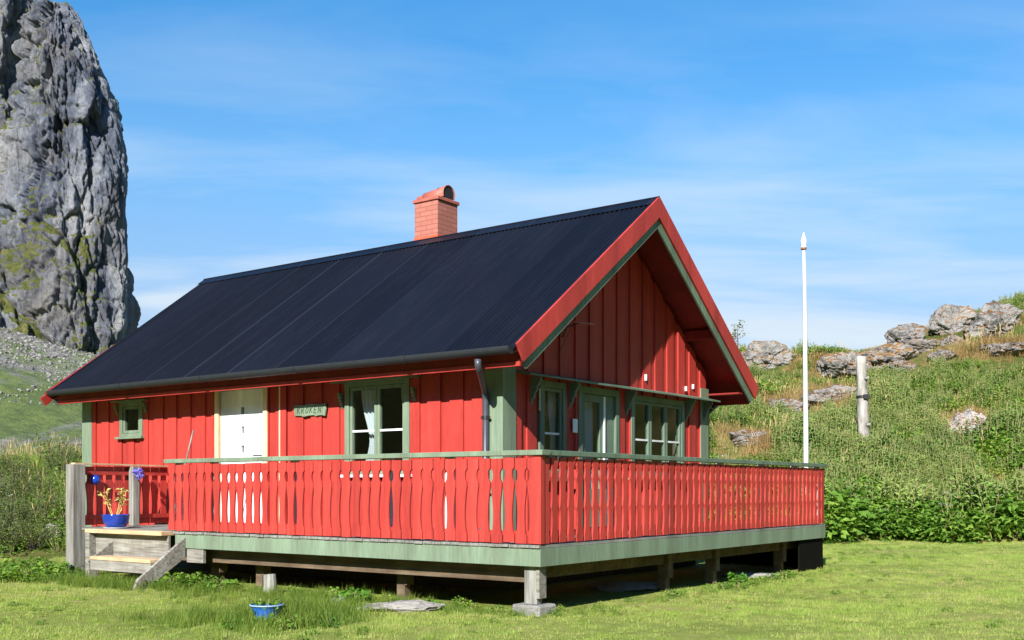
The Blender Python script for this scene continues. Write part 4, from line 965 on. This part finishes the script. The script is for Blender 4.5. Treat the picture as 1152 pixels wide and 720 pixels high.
# little blue enamel bowl in the long grass
Q = at(300, 702, 9.75); bw = empty('enamel_bowl', (Q.x, Q.y, .03), 0, 'small blue bowl with a plant in it half hidden in long grass on the lawn', 'bowl'); bw.scale = (1.05, 1.05, 1.2)
m = MB((Q.x, Q.y, 0)); m.lathe((Q.x, Q.y, .0), [(0, 0), (.07, 0), (.10, .05), (.135, .13), (.142, .135), (.13, .13), (.09, .05), (0, .04)], 24); m.build('bowl', simple('bright_blue_enamel', (.03, .16, .62), .25), bw, smooth=True)
m = MB((Q.x, Q.y, 0)); m.lathe((Q.x, Q.y, .0), [(.136, .128), (.147, .131), (.147, .139), (.136, .14)], 24); m.build('rim', simple('pale_blue_rim', (.25, .38, .66), .4), bw, smooth=True)
BOWL = bw
# ------------------------------------------------------------------ plant prototypes (not linked: only instanced)
def proto(parts, name):
    V = []; F = []; MI = []; mats = []
    for m, mt in parts:
        b = len(V); V += [tuple(v) for v in m.v]; F += [tuple(b+i for i in f) for f in m.f]; MI += [len(mats)]*len(m.f); mats.append(mt)
    me = bpy.data.meshes.new(name); me.from_pydata(V, [], F); me.update()
    for k in mats: me.materials.append(k)
    me.polygons.foreach_set('material_index', MI); return bpy.data.objects.new(name, me)
def blade(m, p, a, lean, L, w, rnd, seg=2):
    d = Vector((math.cos(a), math.sin(a), 0)); s = Vector((-d.y, d.x, 0)); p = Vector(p); vs = []; n = seg
    for i in range(n+1):
        f = i/n; c = p+Vector((0, 0, L*f*(1-.25*lean*f)))+d*lean*L*f*f*.8; ww = w*(1-f**1.5)*.5
        if i == n: vs.append(c)
        else: vs += [c-s*ww, c+s*ww]
    fs = [(2*i, 2*i+1, 2*i+3, 2*i+2) for i in range(n-1)]+[(2*n-2, 2*n-1, 2*n)]
    m.add(vs, fs)
def tuft(name, n, rad, L, w, lean, mt, seed, seg=2, seed_heads=0):
    rnd = random.Random(seed); m = MB(); m2 = MB()
    for k in range(n):
        r = rad*math.sqrt(rnd.random()); t = rnd.uniform(0, 6.28); blade(m, (r*math.cos(t), r*math.sin(t), -.01), rnd.uniform(0, 6.28), rnd.uniform(.1, lean), L*rnd.uniform(.5, 1.15), w*rnd.uniform(.7, 1.2), rnd, seg)
    for k in range(seed_heads):
        r = rad*rnd.random(); t = rnd.uniform(0, 6.28); x, y = r*math.cos(t), r*math.sin(t); h = L*rnd.uniform(1.2, 1.7); dx, dy = rnd.uniform(-.2, .2)*h, rnd.uniform(-.2, .2)*h
        m2.beam((x, y, 0), (x+dx, y+dy, h), .003, .003); m2.beam((x+dx, y+dy, h*.88), (x+dx*1.1, y+dy*1.1, h*1.02), .008, .008)
    return proto([(m, mt)]+([(m2, M['drystem'])] if seed_heads else []), name)
def leafy(name, n, rad, H, L, w, mt, seed, flowers=0, droop=.2, fmat=None):
    """a low broad-leaved plant clump"""
    rnd = random.Random(seed); m = MB(); m2 = MB(); m3 = MB()
    for k in range(n):
        t = rnd.uniform(0, 6.28); r = rad*math.sqrt(rnd.random()); z = H*(.08+.92*rnd.random()**.7)*(1-.5*(r/rad)**2)
        leafquad(m, (r*math.cos(t), r*math.sin(t), z), (math.cos(t+rnd.gauss(0, .8)), math.sin(t+rnd.gauss(0, .8)), rnd.uniform(-.3, .7)-droop), L*rnd.uniform(.6, 1.25), w*rnd.uniform(.7, 1.2), rnd)
    for k in range(int(n/14)):
        t = rnd.uniform(0, 6.28); r = rad*.6*rnd.random(); m2.beam((r*math.cos(t)*.3, r*math.sin(t)*.3, 0), (r*math.cos(t), r*math.sin(t), H*rnd.uniform(.5, .9)), .008, .008)
    for k in range(flowers):
        t = rnd.uniform(0, 6.28); r = rad*rnd.random(); x, y, z = r*math.cos(t), r*math.sin(t), H*rnd.uniform(1.0, 1.3)
        m2.beam((x*.4, y*.4, 0), (x, y, z), .008, .008)
        for q in range(9): aa = rnd.uniform(0, 6.28); rr = .07*math.sqrt(rnd.random()); c = Vector((x+rr*math.cos(aa), y+rr*math.sin(aa), z+rnd.uniform(-.01, .015))); s_ = .016; m3.add([c+Vector((-s_, -s_, 0)), c+Vector((s_, -s_, .006)), c+Vector((s_, s_, 0)), c+Vector((-s_, s_, .006))], [(0, 1, 2, 3)])
    return proto([(m, mt), (m2, M['stem'])]+([(m3, fmat or M['flower'])] if flowers else []), name)
def willowherb(name, stems, H, mt, seed, pink):
    rnd = random.Random(seed); m = MB(); m2 = MB(); m3 = MB()
    for k in range(stems):
        x, y = rnd.uniform(-.22, .22), rnd.uniform(-.22, .22); h = H*rnd.uniform(.7, 1.1); dx, dy = rnd.gauss(0, .08), rnd.gauss(0, .08); m2.beam((x, y, 0), (x+dx, y+dy, h), .01, .01)
        nl = 20
        for j in range(nl):
            f = .2+.75*j/nl; t = j*2.4+rnd.uniform(-.3, .3); c = (x+dx*f, y+dy*f, h*f); leafquad(m, c, (math.cos(t), math.sin(t), .45), .17*(1.1-f*.7), .032, rnd)
        if pink and rnd.random() < .4:
            for j in range(8): t = rnd.uniform(0, 6.28); f = .9+.14*j/8; leafquad(m3, (x+dx*f, y+dy*f, h*f), (math.cos(t), math.sin(t), .2), .035, .02, rnd)
    return proto([(m, mt), (m2, M['stem'])]+([(m3, M['pink'])] if m3.v else []), name)
def twiggy(name, n, rad, H, mt, seed, L=.075, w=.034):
    """a willow-like shrub: many upright branches carrying leaves"""
    rnd = random.Random(seed); m = MB(); m2 = MB()
    for k in range(n):
        t = rnd.uniform(0, 6.28); r = rad*math.sqrt(rnd.random()); top = Vector((r*math.cos(t), r*math.sin(t), H*rnd.uniform(.55, 1.05)*(1-.35*(r/rad)**2))); b = Vector((top.x*.2, top.y*.2, 0)); mid = (top+b)/2+Vector((rnd.gauss(0, .05), rnd.gauss(0, .05), 0))
        m2.tube([b, mid, top], [.012, .008, .003], 4, False)
        for j in range(26):
            f = .25+.78*rnd.random(); p = b.lerp(mid, f*2) if f < .5 else mid.lerp(top, min(1, f*2-1)); a = rnd.uniform(0, 6.28)
            leafquad(m, p+Vector((rnd.gauss(0, .04),)*3), (math.cos(a), math.sin(a), rnd.uniform(-.2, .8)), L*rnd.uniform(.6, 1.2), w, rnd)
    return proto([(m, mt), (m2, M['bark'])], name)
def scatter(name, protos, pts, rots, scl, label=None, cat=None, pick=None):
    me = bpy.data.meshes.new(name); me.vertices.add(len(pts)); me.vertices.foreach_set('co', np.asarray(pts, np.float32).ravel())
    for nm, tp, arr in (('rot', 'FLOAT_VECTOR', rots), ('scl', 'FLOAT_VECTOR', scl)):
        a = me.attributes.new(nm, tp, 'POINT'); a.data.foreach_set('vector', np.asarray(arr, np.float32).ravel())
    a = me.attributes.new('pick', 'INT', 'POINT'); a.data.foreach_set('value', np.asarray(len(protos)-1-np.asarray(pick) if pick is not None else rng.integers(0, len(protos), len(pts)), np.int32))
    o = bpy.data.objects.new(name, me); COL.objects.link(o); tag(o, label, cat, kind='stuff')
    ng = bpy.data.node_groups.new(name, 'GeometryNodeTree'); ng.interface.new_socket('Geometry', in_out='INPUT', socket_type='NodeSocketGeometry'); ng.interface.new_socket('Geometry', in_out='OUTPUT', socket_type='NodeSocketGeometry')
    gi = ng.nodes.new('NodeGroupInput'); go = ng.nodes.new('NodeGroupOutput'); iop = ng.nodes.new('GeometryNodeInstanceOnPoints'); jn = ng.nodes.new('GeometryNodeJoinGeometry')
    for p in protos:
        oi = ng.nodes.new('GeometryNodeObjectInfo'); oi.inputs['Object'].default_value = p; oi.inputs['As Instance'].default_value = True; ng.links.new(oi.outputs['Geometry'], jn.inputs[0])
    iop.inputs['Pick Instance'].default_value = True
    def na(nm, tp):
        n = ng.nodes.new('GeometryNodeInputNamedAttribute'); n.data_type = tp; n.inputs['Name'].default_value = nm; return [s for s in n.outputs if s.enabled][0]
    ng.links.new(gi.outputs[0], iop.inputs['Points']); ng.links.new(jn.outputs[0], iop.inputs['Instance']); ng.links.new(na('pick', 'INT'), iop.inputs['Instance Index'])   # joined list runs last to first
    ng.links.new(na('rot', 'FLOAT_VECTOR'), iop.inputs['Rotation']); ng.links.new(na('scl', 'FLOAT_VECTOR'), iop.inputs['Scale']); ng.links.new(iop.outputs[0], go.inputs[0])
    md = o.modifiers.new('scatter', 'NODES'); md.node_group = ng; return o
def in_view(X, Y, mx=.53): return (np.abs(X) < mx*Y+2)
def place(n, x0, x1, y0, y1, keep, view=True, dens=None):
    X = rng.uniform(x0, x1, n); Y = rng.uniform(y0, y1, n); k = keep(X, Y)
    if view: k &= in_view(X, Y)
    X, Y = X[k], Y[k]; return X, Y, height(X, Y)
def attrs(n, s0, s1, tilt=.12):
    s = rng.uniform(s0, s1, n); rot = np.stack([rng.normal(0, tilt, n), rng.normal(0, tilt, n), rng.uniform(0, 6.283, n)], -1); return rot, np.stack([s, s, s*rng.uniform(.8, 1.15, n)], -1)
toeY = lambda X: np.interp(X, TOE_X, TOE_Y)
def locxy(X, Y): dx = X-OX; dy = Y-OY; return CT*dx-ST*dy, ST*dx+CT*dy
def under(X, Y, mgn=.0):
    lx, ly = locxy(X, Y); return (lx < -.15+mgn) & (lx > -11.0) & (ly > .25-mgn) & (ly < 7.6)
# lawn: dense short turf, thinning with distance
lawnp = [tuft('turf', 70, .13, .040, .0042, 1.0, M['lawn'], 31+k, 2) for k in range(5)]
def keepL(X, Y):
    d = np.hypot(X, Y); return (Y < toeY(X)+.7) & ~under(X, Y) & (rng.random(len(X)) < np.clip(11.5/Y, .35, 1)**1.2)
X, Y, Z = place(46000, -13, 15, 7.5, 26.5, keepL); r, s = attrs(len(X), .7, 1.15)
pn = np.array([fb(a, b, 2, .5, 3) for a, b in zip(X, Y)]); pk = np.array([fb(a, b*1.8, 22, .45, 4) for a, b in zip(X, Y)]); kk = (pk < .22) | (rng.random(len(X)) < .35); X, Y, Z, r, s, pn = X[kk], Y[kk], Z[kk], r[kk], s[kk], pn[kk]; s[:, 2] *= np.clip(1+pn*.6, .55, 1.5)
s *= (1+np.clip((Y-12)/14, 0, 1)*.35)[:, None]
scatter('lawn_grass', lawnp, np.stack([X, Y, Z-.004], -1), r, s, 'short bright green grass of the lawn', 'grass')
# rough fringe of longer grass round the deck front, the steps and the bowl
tallp = [tuft('long_grass', 42, .10, .20, .005, 1.1, M['grass'], 51+k, 3, 0) for k in range(4)]
pts = []; 
def fringe(n, cx, cy, sx, sy, s0, s1, local=False):
    x = rng.normal(cx, sx, n); y = rng.normal(cy, sy, n)
    if local: w = [l2w(a, b) for a, b in zip(x, y)]; x = np.array([a for a, _ in w]); y = np.array([b for _, b in w])
    z = height(x, y); r_, s_ = attrs(n, s0, s1); pts.append((np.stack([x, y, z], -1), r_, s_))
fringe(200, -8.6, -.35, .5, .35, .7, 1.5, True); fringe(150, -6.6, -.68, .7, .12, .5, 1.1, True); fringe(70, -5.0, -.35, .55, .18, .4, .9, True); fringe(240, Q.x-.1, Q.y+.45, .42, .5, .6, 1.35)
fringe(60, Q.x-.5, Q.y+.1, .5, .25, .4, .9); fringe(110, -2.6, 12.3, .7, .35, .4, .95); fringe(60, -1.6, 11.9, .5, .15, .3, .7); fringe(26, 0.55, 10.75, .3, .15, .25, .5)
x = rng.uniform(-7.5, .1, 300); y = rng.normal(-.12, .10, 300)+.12*np.sin(x*2.3); w = [l2w(a, b) for a, b in zip(x, y)]; x = np.array([a for a, _ in w]); y = np.array([b for _, b in w]); r_, s_ = attrs(300, .2, .62); pts.append((np.stack([x, y, height(x, y)], -1), r_, s_))
x = rng.normal(.25, .12, 170); y = rng.uniform(.2, 7.6, 170); w = [l2w(a, b) for a, b in zip(x, y)]; x = np.array([a for a, _ in w]); y = np.array([b for _, b in w]); r_, s_ = attrs(170, .15, .42); pts.append((np.stack([x, y, height(x, y)], -1), r_, s_))
fringe(40, -5.9, -.6, .3, .15, .4, .9, True)
scatter('long_grass', tallp, np.concatenate([p[0] for p in pts]), np.concatenate([p[1] for p in pts]), np.concatenate([p[2] for p in pts]), 'unmown longer grass along the terrace edge and steps', 'grass')
# small weeds and clover at the deck edge
wp = [leafy('weed', 60, .14, .16, .06, .045, M['weed'], 71+k) for k in range(3)]
pts = []; fringe(34, -8.5, -.5, .5, .3, .7, 1.6, True); fringe(16, -5.1, -.3, .3, .15, .7, 1.4, True); fringe(10, Q.x+.25, Q.y-.25, .25, .12, .5, .8); fringe(12, -3.1, .1, 1.6, .12, .4, .8, True); fringe(14, .25, 3.5, .08, 1.8, .4, .9, True); fringe(6, .3, 10.8, .2, .1, .3, .5)
scatter('edge_weeds', wp, np.concatenate([p[0] for p in pts]), np.concatenate([p[1] for p in pts]), np.concatenate([p[2] for p in pts]), 'low leafy weeds along the foot of the terrace', 'weeds')
# scattered rosettes and rank tufts in the turf
X, Y, Z = place(2600, -13, 15, 8, 25, lambda X, Y: (Y < toeY(X)) & ~under(X, Y)); cn = np.array([fb(a, b, 31, .35, 3) for a, b in zip(X, Y)]); k = cn > .02; X, Y, Z = X[k], Y[k], Z[k]; r, s = attrs(len(X), .18, .42)
scatter('lawn_weeds', wp+[tuft('rank_tuft', 60, .16, .22, .006, 1.2, M['lawn'], 61, 2)], np.stack([X, Y, Z-.005], -1), r, s, 'clover and small weeds growing through the lawn', 'weeds')
# bright green weed clump
def plant_obj(name, pr, loc, sc, lab, cat, group=None, rz_=0):
    o = bpy.data.objects.new(name, pr.data.copy()); COL.objects.link(o); o.location = loc; o.scale = (sc,)*3; o.rotation_euler.z = rz_; return tag(o, lab, cat, group)
bw_ = leafy('x', 60, .17, .16, .085, .085, leaf_mat('bright_green_leaves', [(.2, (.07, .19, .02)), (.6, (.13, .30, .03)), (.9, (.2, .36, .05))], .4), 90)
q = at(398, 549, 11.75); plant_obj('leafy_weed', bw_, (q.x, q.y, .0), 1.0, 'bright lime green broad leaved weed against the dark under the terrace', 'plant')
bp = bpy.data.objects.new('plant', leafy('x', 60, .12, .14, .06, .04, M['weed'], 95).data.copy()); COL.objects.link(bp); bp.parent = BOWL; bp.location = (0, 0, .06)
q = at(455, 549, 11.3); plant_obj('leafy_weed', bw_, (q.x+.3, q.y+.0, .0), .5, 'small green weed beside the long flat pale rock', 'plant', rz_=1)
q = at(820, 549, 14.9); plant_obj('leafy_weed', bw_, (q.x, q.y-.6, .0), .8, 'green weed in the sun edge near the back terrace supports', 'plant', rz_=2)
q = at(519, 549, 14.9)
# tall dry stalks in front of the deck
def stalks(px, Yq, n, H, lab, sp=.08, seed=1, mt=None, leafs=True):
    c = at(px, 549, Yq); rnd = random.Random(seed); m = MB((c.x, c.y, 0))
    for k in range(n):
        x, y = c.x+rnd.gauss(0, sp*.5), c.y+rnd.gauss(0, sp*.4); h = H*rnd.uniform(.75, 1.05); dx = rnd.gauss(0, .05)
        m.tube([(x, y, 0), (x+dx*.4, y, h*.5), (x+dx, y+rnd.gauss(0, .02), h)], [.005, .004, .002], 4)
        for j in range(3): blade(m, (x+dx*.3*j, y, h*(.15+.2*j)), rnd.uniform(0, 6.28), 1.2, .22, .008, rnd, 3)
    o = m.build('dry_stalks', mt or M['drystem'], None); return tag(o, lab, 'grass clump')
stalks(326, 12.6, 16, .62, 'dense clump of straw coloured stalks against the dark under the terrace', .12, 1)
stalks(268, 12.8, 6, .60, 'few thin brownish stalks near the left part of the terrace fascia', .22, 2)
stalks(301, 11.2, 3, .72, 'single tall pale stalk rising behind the blue bowl', .02, 3, M['stem'])
stalks(716, 12.9, 5, .30, 'small dry tuft at the foot of the right side of the terrace', .12, 4)
stalks(566, 10.75, 6, .32, 'thin dry stems by the concrete footing at the near corner', .3, 5)
# ------------------------------------------------------------------ hillside cover (right) and shrubbery (left)
P1 = [leafy('broadleaf', 170, .42, .55, .115, .062, M['weed'], 101+k, flowers=0) for k in range(3)]
P2 = [willowherb('willowherb', 14, .85, M['fire'], 111+k, k == 1) for k in range(3)]
P3 = [tuft('hill_grass', 90, .30, .42, .010, 1.1, M['grass'], 121+k, 3, 2) for k in range(3)]
P4 = [tuft('hill_drygrass', 130, .34, .40, .010, 1.1, M['dry'], 131+k, 3, 1) for k in range(2)]
P5 = [leafy('umbel', 80, .35, .6, .1, .05, M['weed'], 141+k, flowers=2) for k in range(2)]
protos = P1+P2+P3+P4+P5; idx = {'b': [0, 1, 2], 'w': [3, 4, 5], 'g': [6, 7, 8], 'd': [9, 10], 'u': [11, 12]}
nP = len(protos)
X, Y, Z = place(21000, -3, 26, 24, 46, lambda X, Y: (Y > toeY(X)+.25+.35*np.sin(X*1.7)+.25*np.sin(X*4.1+1)) & (X > .12*Y-1.5))
t = (Y-toeY(X))/17.2
pxl = 576+X/Y*FPX; pyl = 549-(Z-CAMZ)/Y*FPX
n1 = np.array([fb(a, b, 5, .16, 3) for a, b in zip(X, Y)]); n2 = np.array([fb(a, b, 15, .3, 3) for a, b in zip(X, Y)])
pick = np.zeros(len(X), int)
dryzone = (t > .55+.25*n1) & (n2 > .02) | ((t > .3) & (n2 > .25))
for (bx, by, bw_, bh_) in ((905, 428, 55, 16), (985, 388, 75, 22), (840, 450, 45, 14), (1070, 385, 70, 14), (1140, 372, 40, 14), (935, 430, 40, 25), (1120, 545, 20, 10), (1000, 415, 50, 14)):
    dryzone |= ((pxl-bx)/bw_)**2+((pyl-by)/bh_)**2 < 1+n2
nearrock = np.zeros(len(X), bool)
for (px, py, Yr, w, h, d, sd, lab) in rocks:
    c = settle(px, py, Yr, h); nearrock |= ((X-c.x)/(w*.62+.15))**2+((Y-c.y)/(d*.6+.6))**2 < 1
for i in range(len(X)):
    u = rng.random()
    if nearrock[i]: k = 'd' if u < .9 else 'g'
    elif dryzone[i]: k = 'd' if u < .5 else ('g' if u < .8 else 'b')
    elif t[i] < .16: k = 'b' if u < .8 else ('w' if u < .9 else 'u')
    elif n1[i] > .05: k = 'w' if u < .55 else ('b' if u < .75 else ('g' if u < .95 else 'u'))
    else: k = 'b' if u < .5 else ('g' if u < .72 else ('w' if u < .95 else 'u'))
    pick[i] = rng.choice(idx[k])
r, s = attrs(len(X), .65, 1.15, .1); s *= (1-.35*np.clip(t, 0, 1))[:, None]
s[t < .14] *= 1.25
cl = np.array([fb(a, b, 25, .55, 3) for a, b in zip(X, Y)]); s *= (np.clip(1+.9*cl, .55, 1.7)*np.where(t > .75, .75, 1))[:, None]
# leave the rocks showing
ok = np.ones(len(X), bool)
for (px, py, Yr, w, h, d, sd, lab) in rocks:
    c = settle(px, py, Yr, h); ok &= ~((np.abs(X-c.x) < w*.45) & (Y > c.y-.9-d*.4) & (Y < c.y+d*.35) & (rng.random(len(X)) < .85))
nP_rev = pick
scatter('hillside_plants', protos, np.stack([X, Y, Z-.03], -1)[ok], r[ok], s[ok], 'dense weeds, willowherb and grasses covering the bank behind the cabin', 'undergrowth', pick=(nP-1-pick[ok]) if False else pick[ok])
# loose stones of the scree under the cliff
def stone_proto(seed):
    bm = bmesh.new(); bmesh.ops.create_icosphere(bm, subdivisions=2, radius=.5); rr = random.Random(seed)
    pl = [(Vector((rr.gauss(0, 1), rr.gauss(0, 1), rr.gauss(0, 1))).normalized(), rr.uniform(.25, .42)) for _ in range(8)]
    for v in bm.verts:
        f = 1
        for n_, d_ in pl:
            q_ = v.co.dot(n_)
            if q_ > d_: f = min(f, d_/q_)
        v.co *= f*rr.uniform(.93, 1.05); v.co.z *= .75
    me = bpy.data.meshes.new('stone'); bm.to_mesh(me); bm.free(); me.materials.append(M['screestone']); return bpy.data.objects.new('stone', me)
mm_, t_, p_, o_ = mat_base('scree_stone'); r_ = ramp(t_, objrand(t_), [(0, (.07, .066, .06)), (.5, (.15, .142, .13)), (1, (.28, .265, .25))]); t_.links.new(r_.outputs[0], p_.inputs['Base Color']); p_.inputs['Roughness'].default_value = .9; M['screestone'] = mm_
n = 14000; Y = rng.uniform(80, 262, n); X = -Y*rng.uniform(.30, .52, n); cn = np.array([fb(a, b*.4, 41, .03, 4) for a, b in zip(X, Y)]); k = cn > .10; X, Y = X[k], Y[k]; Z = far_h(X, Y)
s_ = np.abs(rng.normal(0, .32, len(X)))+.22; s_ = np.minimum(s_, 1.5)*np.clip(Y/200, .35, 1); rr_ = rng.uniform(0, 6.28, (len(X), 3))*[.15, .15, 1]
scatter('scree_stones', [stone_proto(k) for k in range(4)], np.stack([X, Y, Z], -1), rr_, np.stack([s_, s_, s_], -1), 'loose grey stones of the scree below the rock pillar', 'stones')
# left shrubs
S1 = [twiggy('willow_shrub', 34, .75, 1.25, M['bushleaf'], 151+k) for k in range(3)]
S2 = [tuft('left_tall_grass', 90, .35, .75, .011, .9, M['grass'], 161+k, 3, 1) for k in range(2)]
S3 = [leafy('left_broad', 120, .4, .6, .11, .06, M['weed'], 171+k, flowers=k) for k in range(2)]
X, Y, Z = place(3600, -24, -4.5, 18.3, 40, lambda X, Y: (Y > toeY(X)+.3) & ~under(X, Y) & (Y+X*.0 > 18.5))
dt = Y-toeY(X); pick = np.zeros(len(X), int); sc_ = np.ones(len(X))
n1 = np.array([fb(a, b, 7, .3, 3) for a, b in zip(X, Y)])
for i in range(len(X)):
    u = rng.random()
    if dt[i] < 3.2: pick[i] = rng.choice([0, 1, 2]) if u < .40 else (rng.choice([5, 6]) if u < .82 else rng.choice([3, 4])); sc_[i] = .8 if dt[i] < 1 else 1
    elif dt[i] < 8: pick[i] = rng.choice([0, 1, 2]) if u < .12 else (rng.choice([3, 4]) if u < .55 else rng.choice([5, 6])); sc_[i] = .9
    else: pick[i] = rng.choice([3, 4])
    if dt[i] > 4: sc_[i] *= .9
    if dt[i] < 3.2 and pick[i] < 3: sc_[i] *= .8
r, s = attrs(len(X), .55, 1.05, .12); s *= sc_[:, None]
lx, ly = locxy(X, Y); ok = ~((lx > -11.6) & (lx < 0) & (ly > 0) & (ly < 8.5)) & ~((lx > -9.0) & (ly < 1.6))
scatter('left_undergrowth', S1+S2+S3, np.stack([X, Y, Z-.03], -1)[ok], r[ok], s[ok], 'tangled shrubs and tall yellowing grass left of the terrace', 'undergrowth', pick=pick[ok])
# lone sapling on the ridge
c = at(829, 394, 42.2); tr = empty('sapling', (c.x, c.y, c.z-.3), 0, 'lone small leafy sapling on the ridge right of the roof', 'sapling')
rnd = random.Random(3); m = MB((c.x, c.y, c.z-.3)); ml = MB((c.x, c.y, c.z-.3))
m.tube([(c.x, c.y, c.z-.35), (c.x+.04, c.y, c.z+.35), (c.x, c.y, c.z+1.05)], [.03, .02, .006], 6)
for k in range(13):
    z0 = c.z+rnd.uniform(.0, .95); a = rnd.uniform(0, 6.28); L = rnd.uniform(.2, .42)*(1.2-.6*(z0-c.z)); e = Vector((c.x+math.cos(a)*L, c.y+math.sin(a)*L, z0+.25)); b0 = Vector((c.x+.02, c.y, z0)); m.tube([b0, e], [.01, .004], 4)
    for q in range(13): f = rnd.uniform(.3, 1.1); aa = rnd.uniform(0, 6.28); leafquad(ml, b0.lerp(e, f)+Vector((rnd.gauss(0, .04), rnd.gauss(0, .04), rnd.gauss(0, .04))), (math.cos(aa), math.sin(aa), .3), .10, .06, rnd)
m.build('trunk', M['bark'], tr); ml.build('crown', M['bushleaf'], tr)
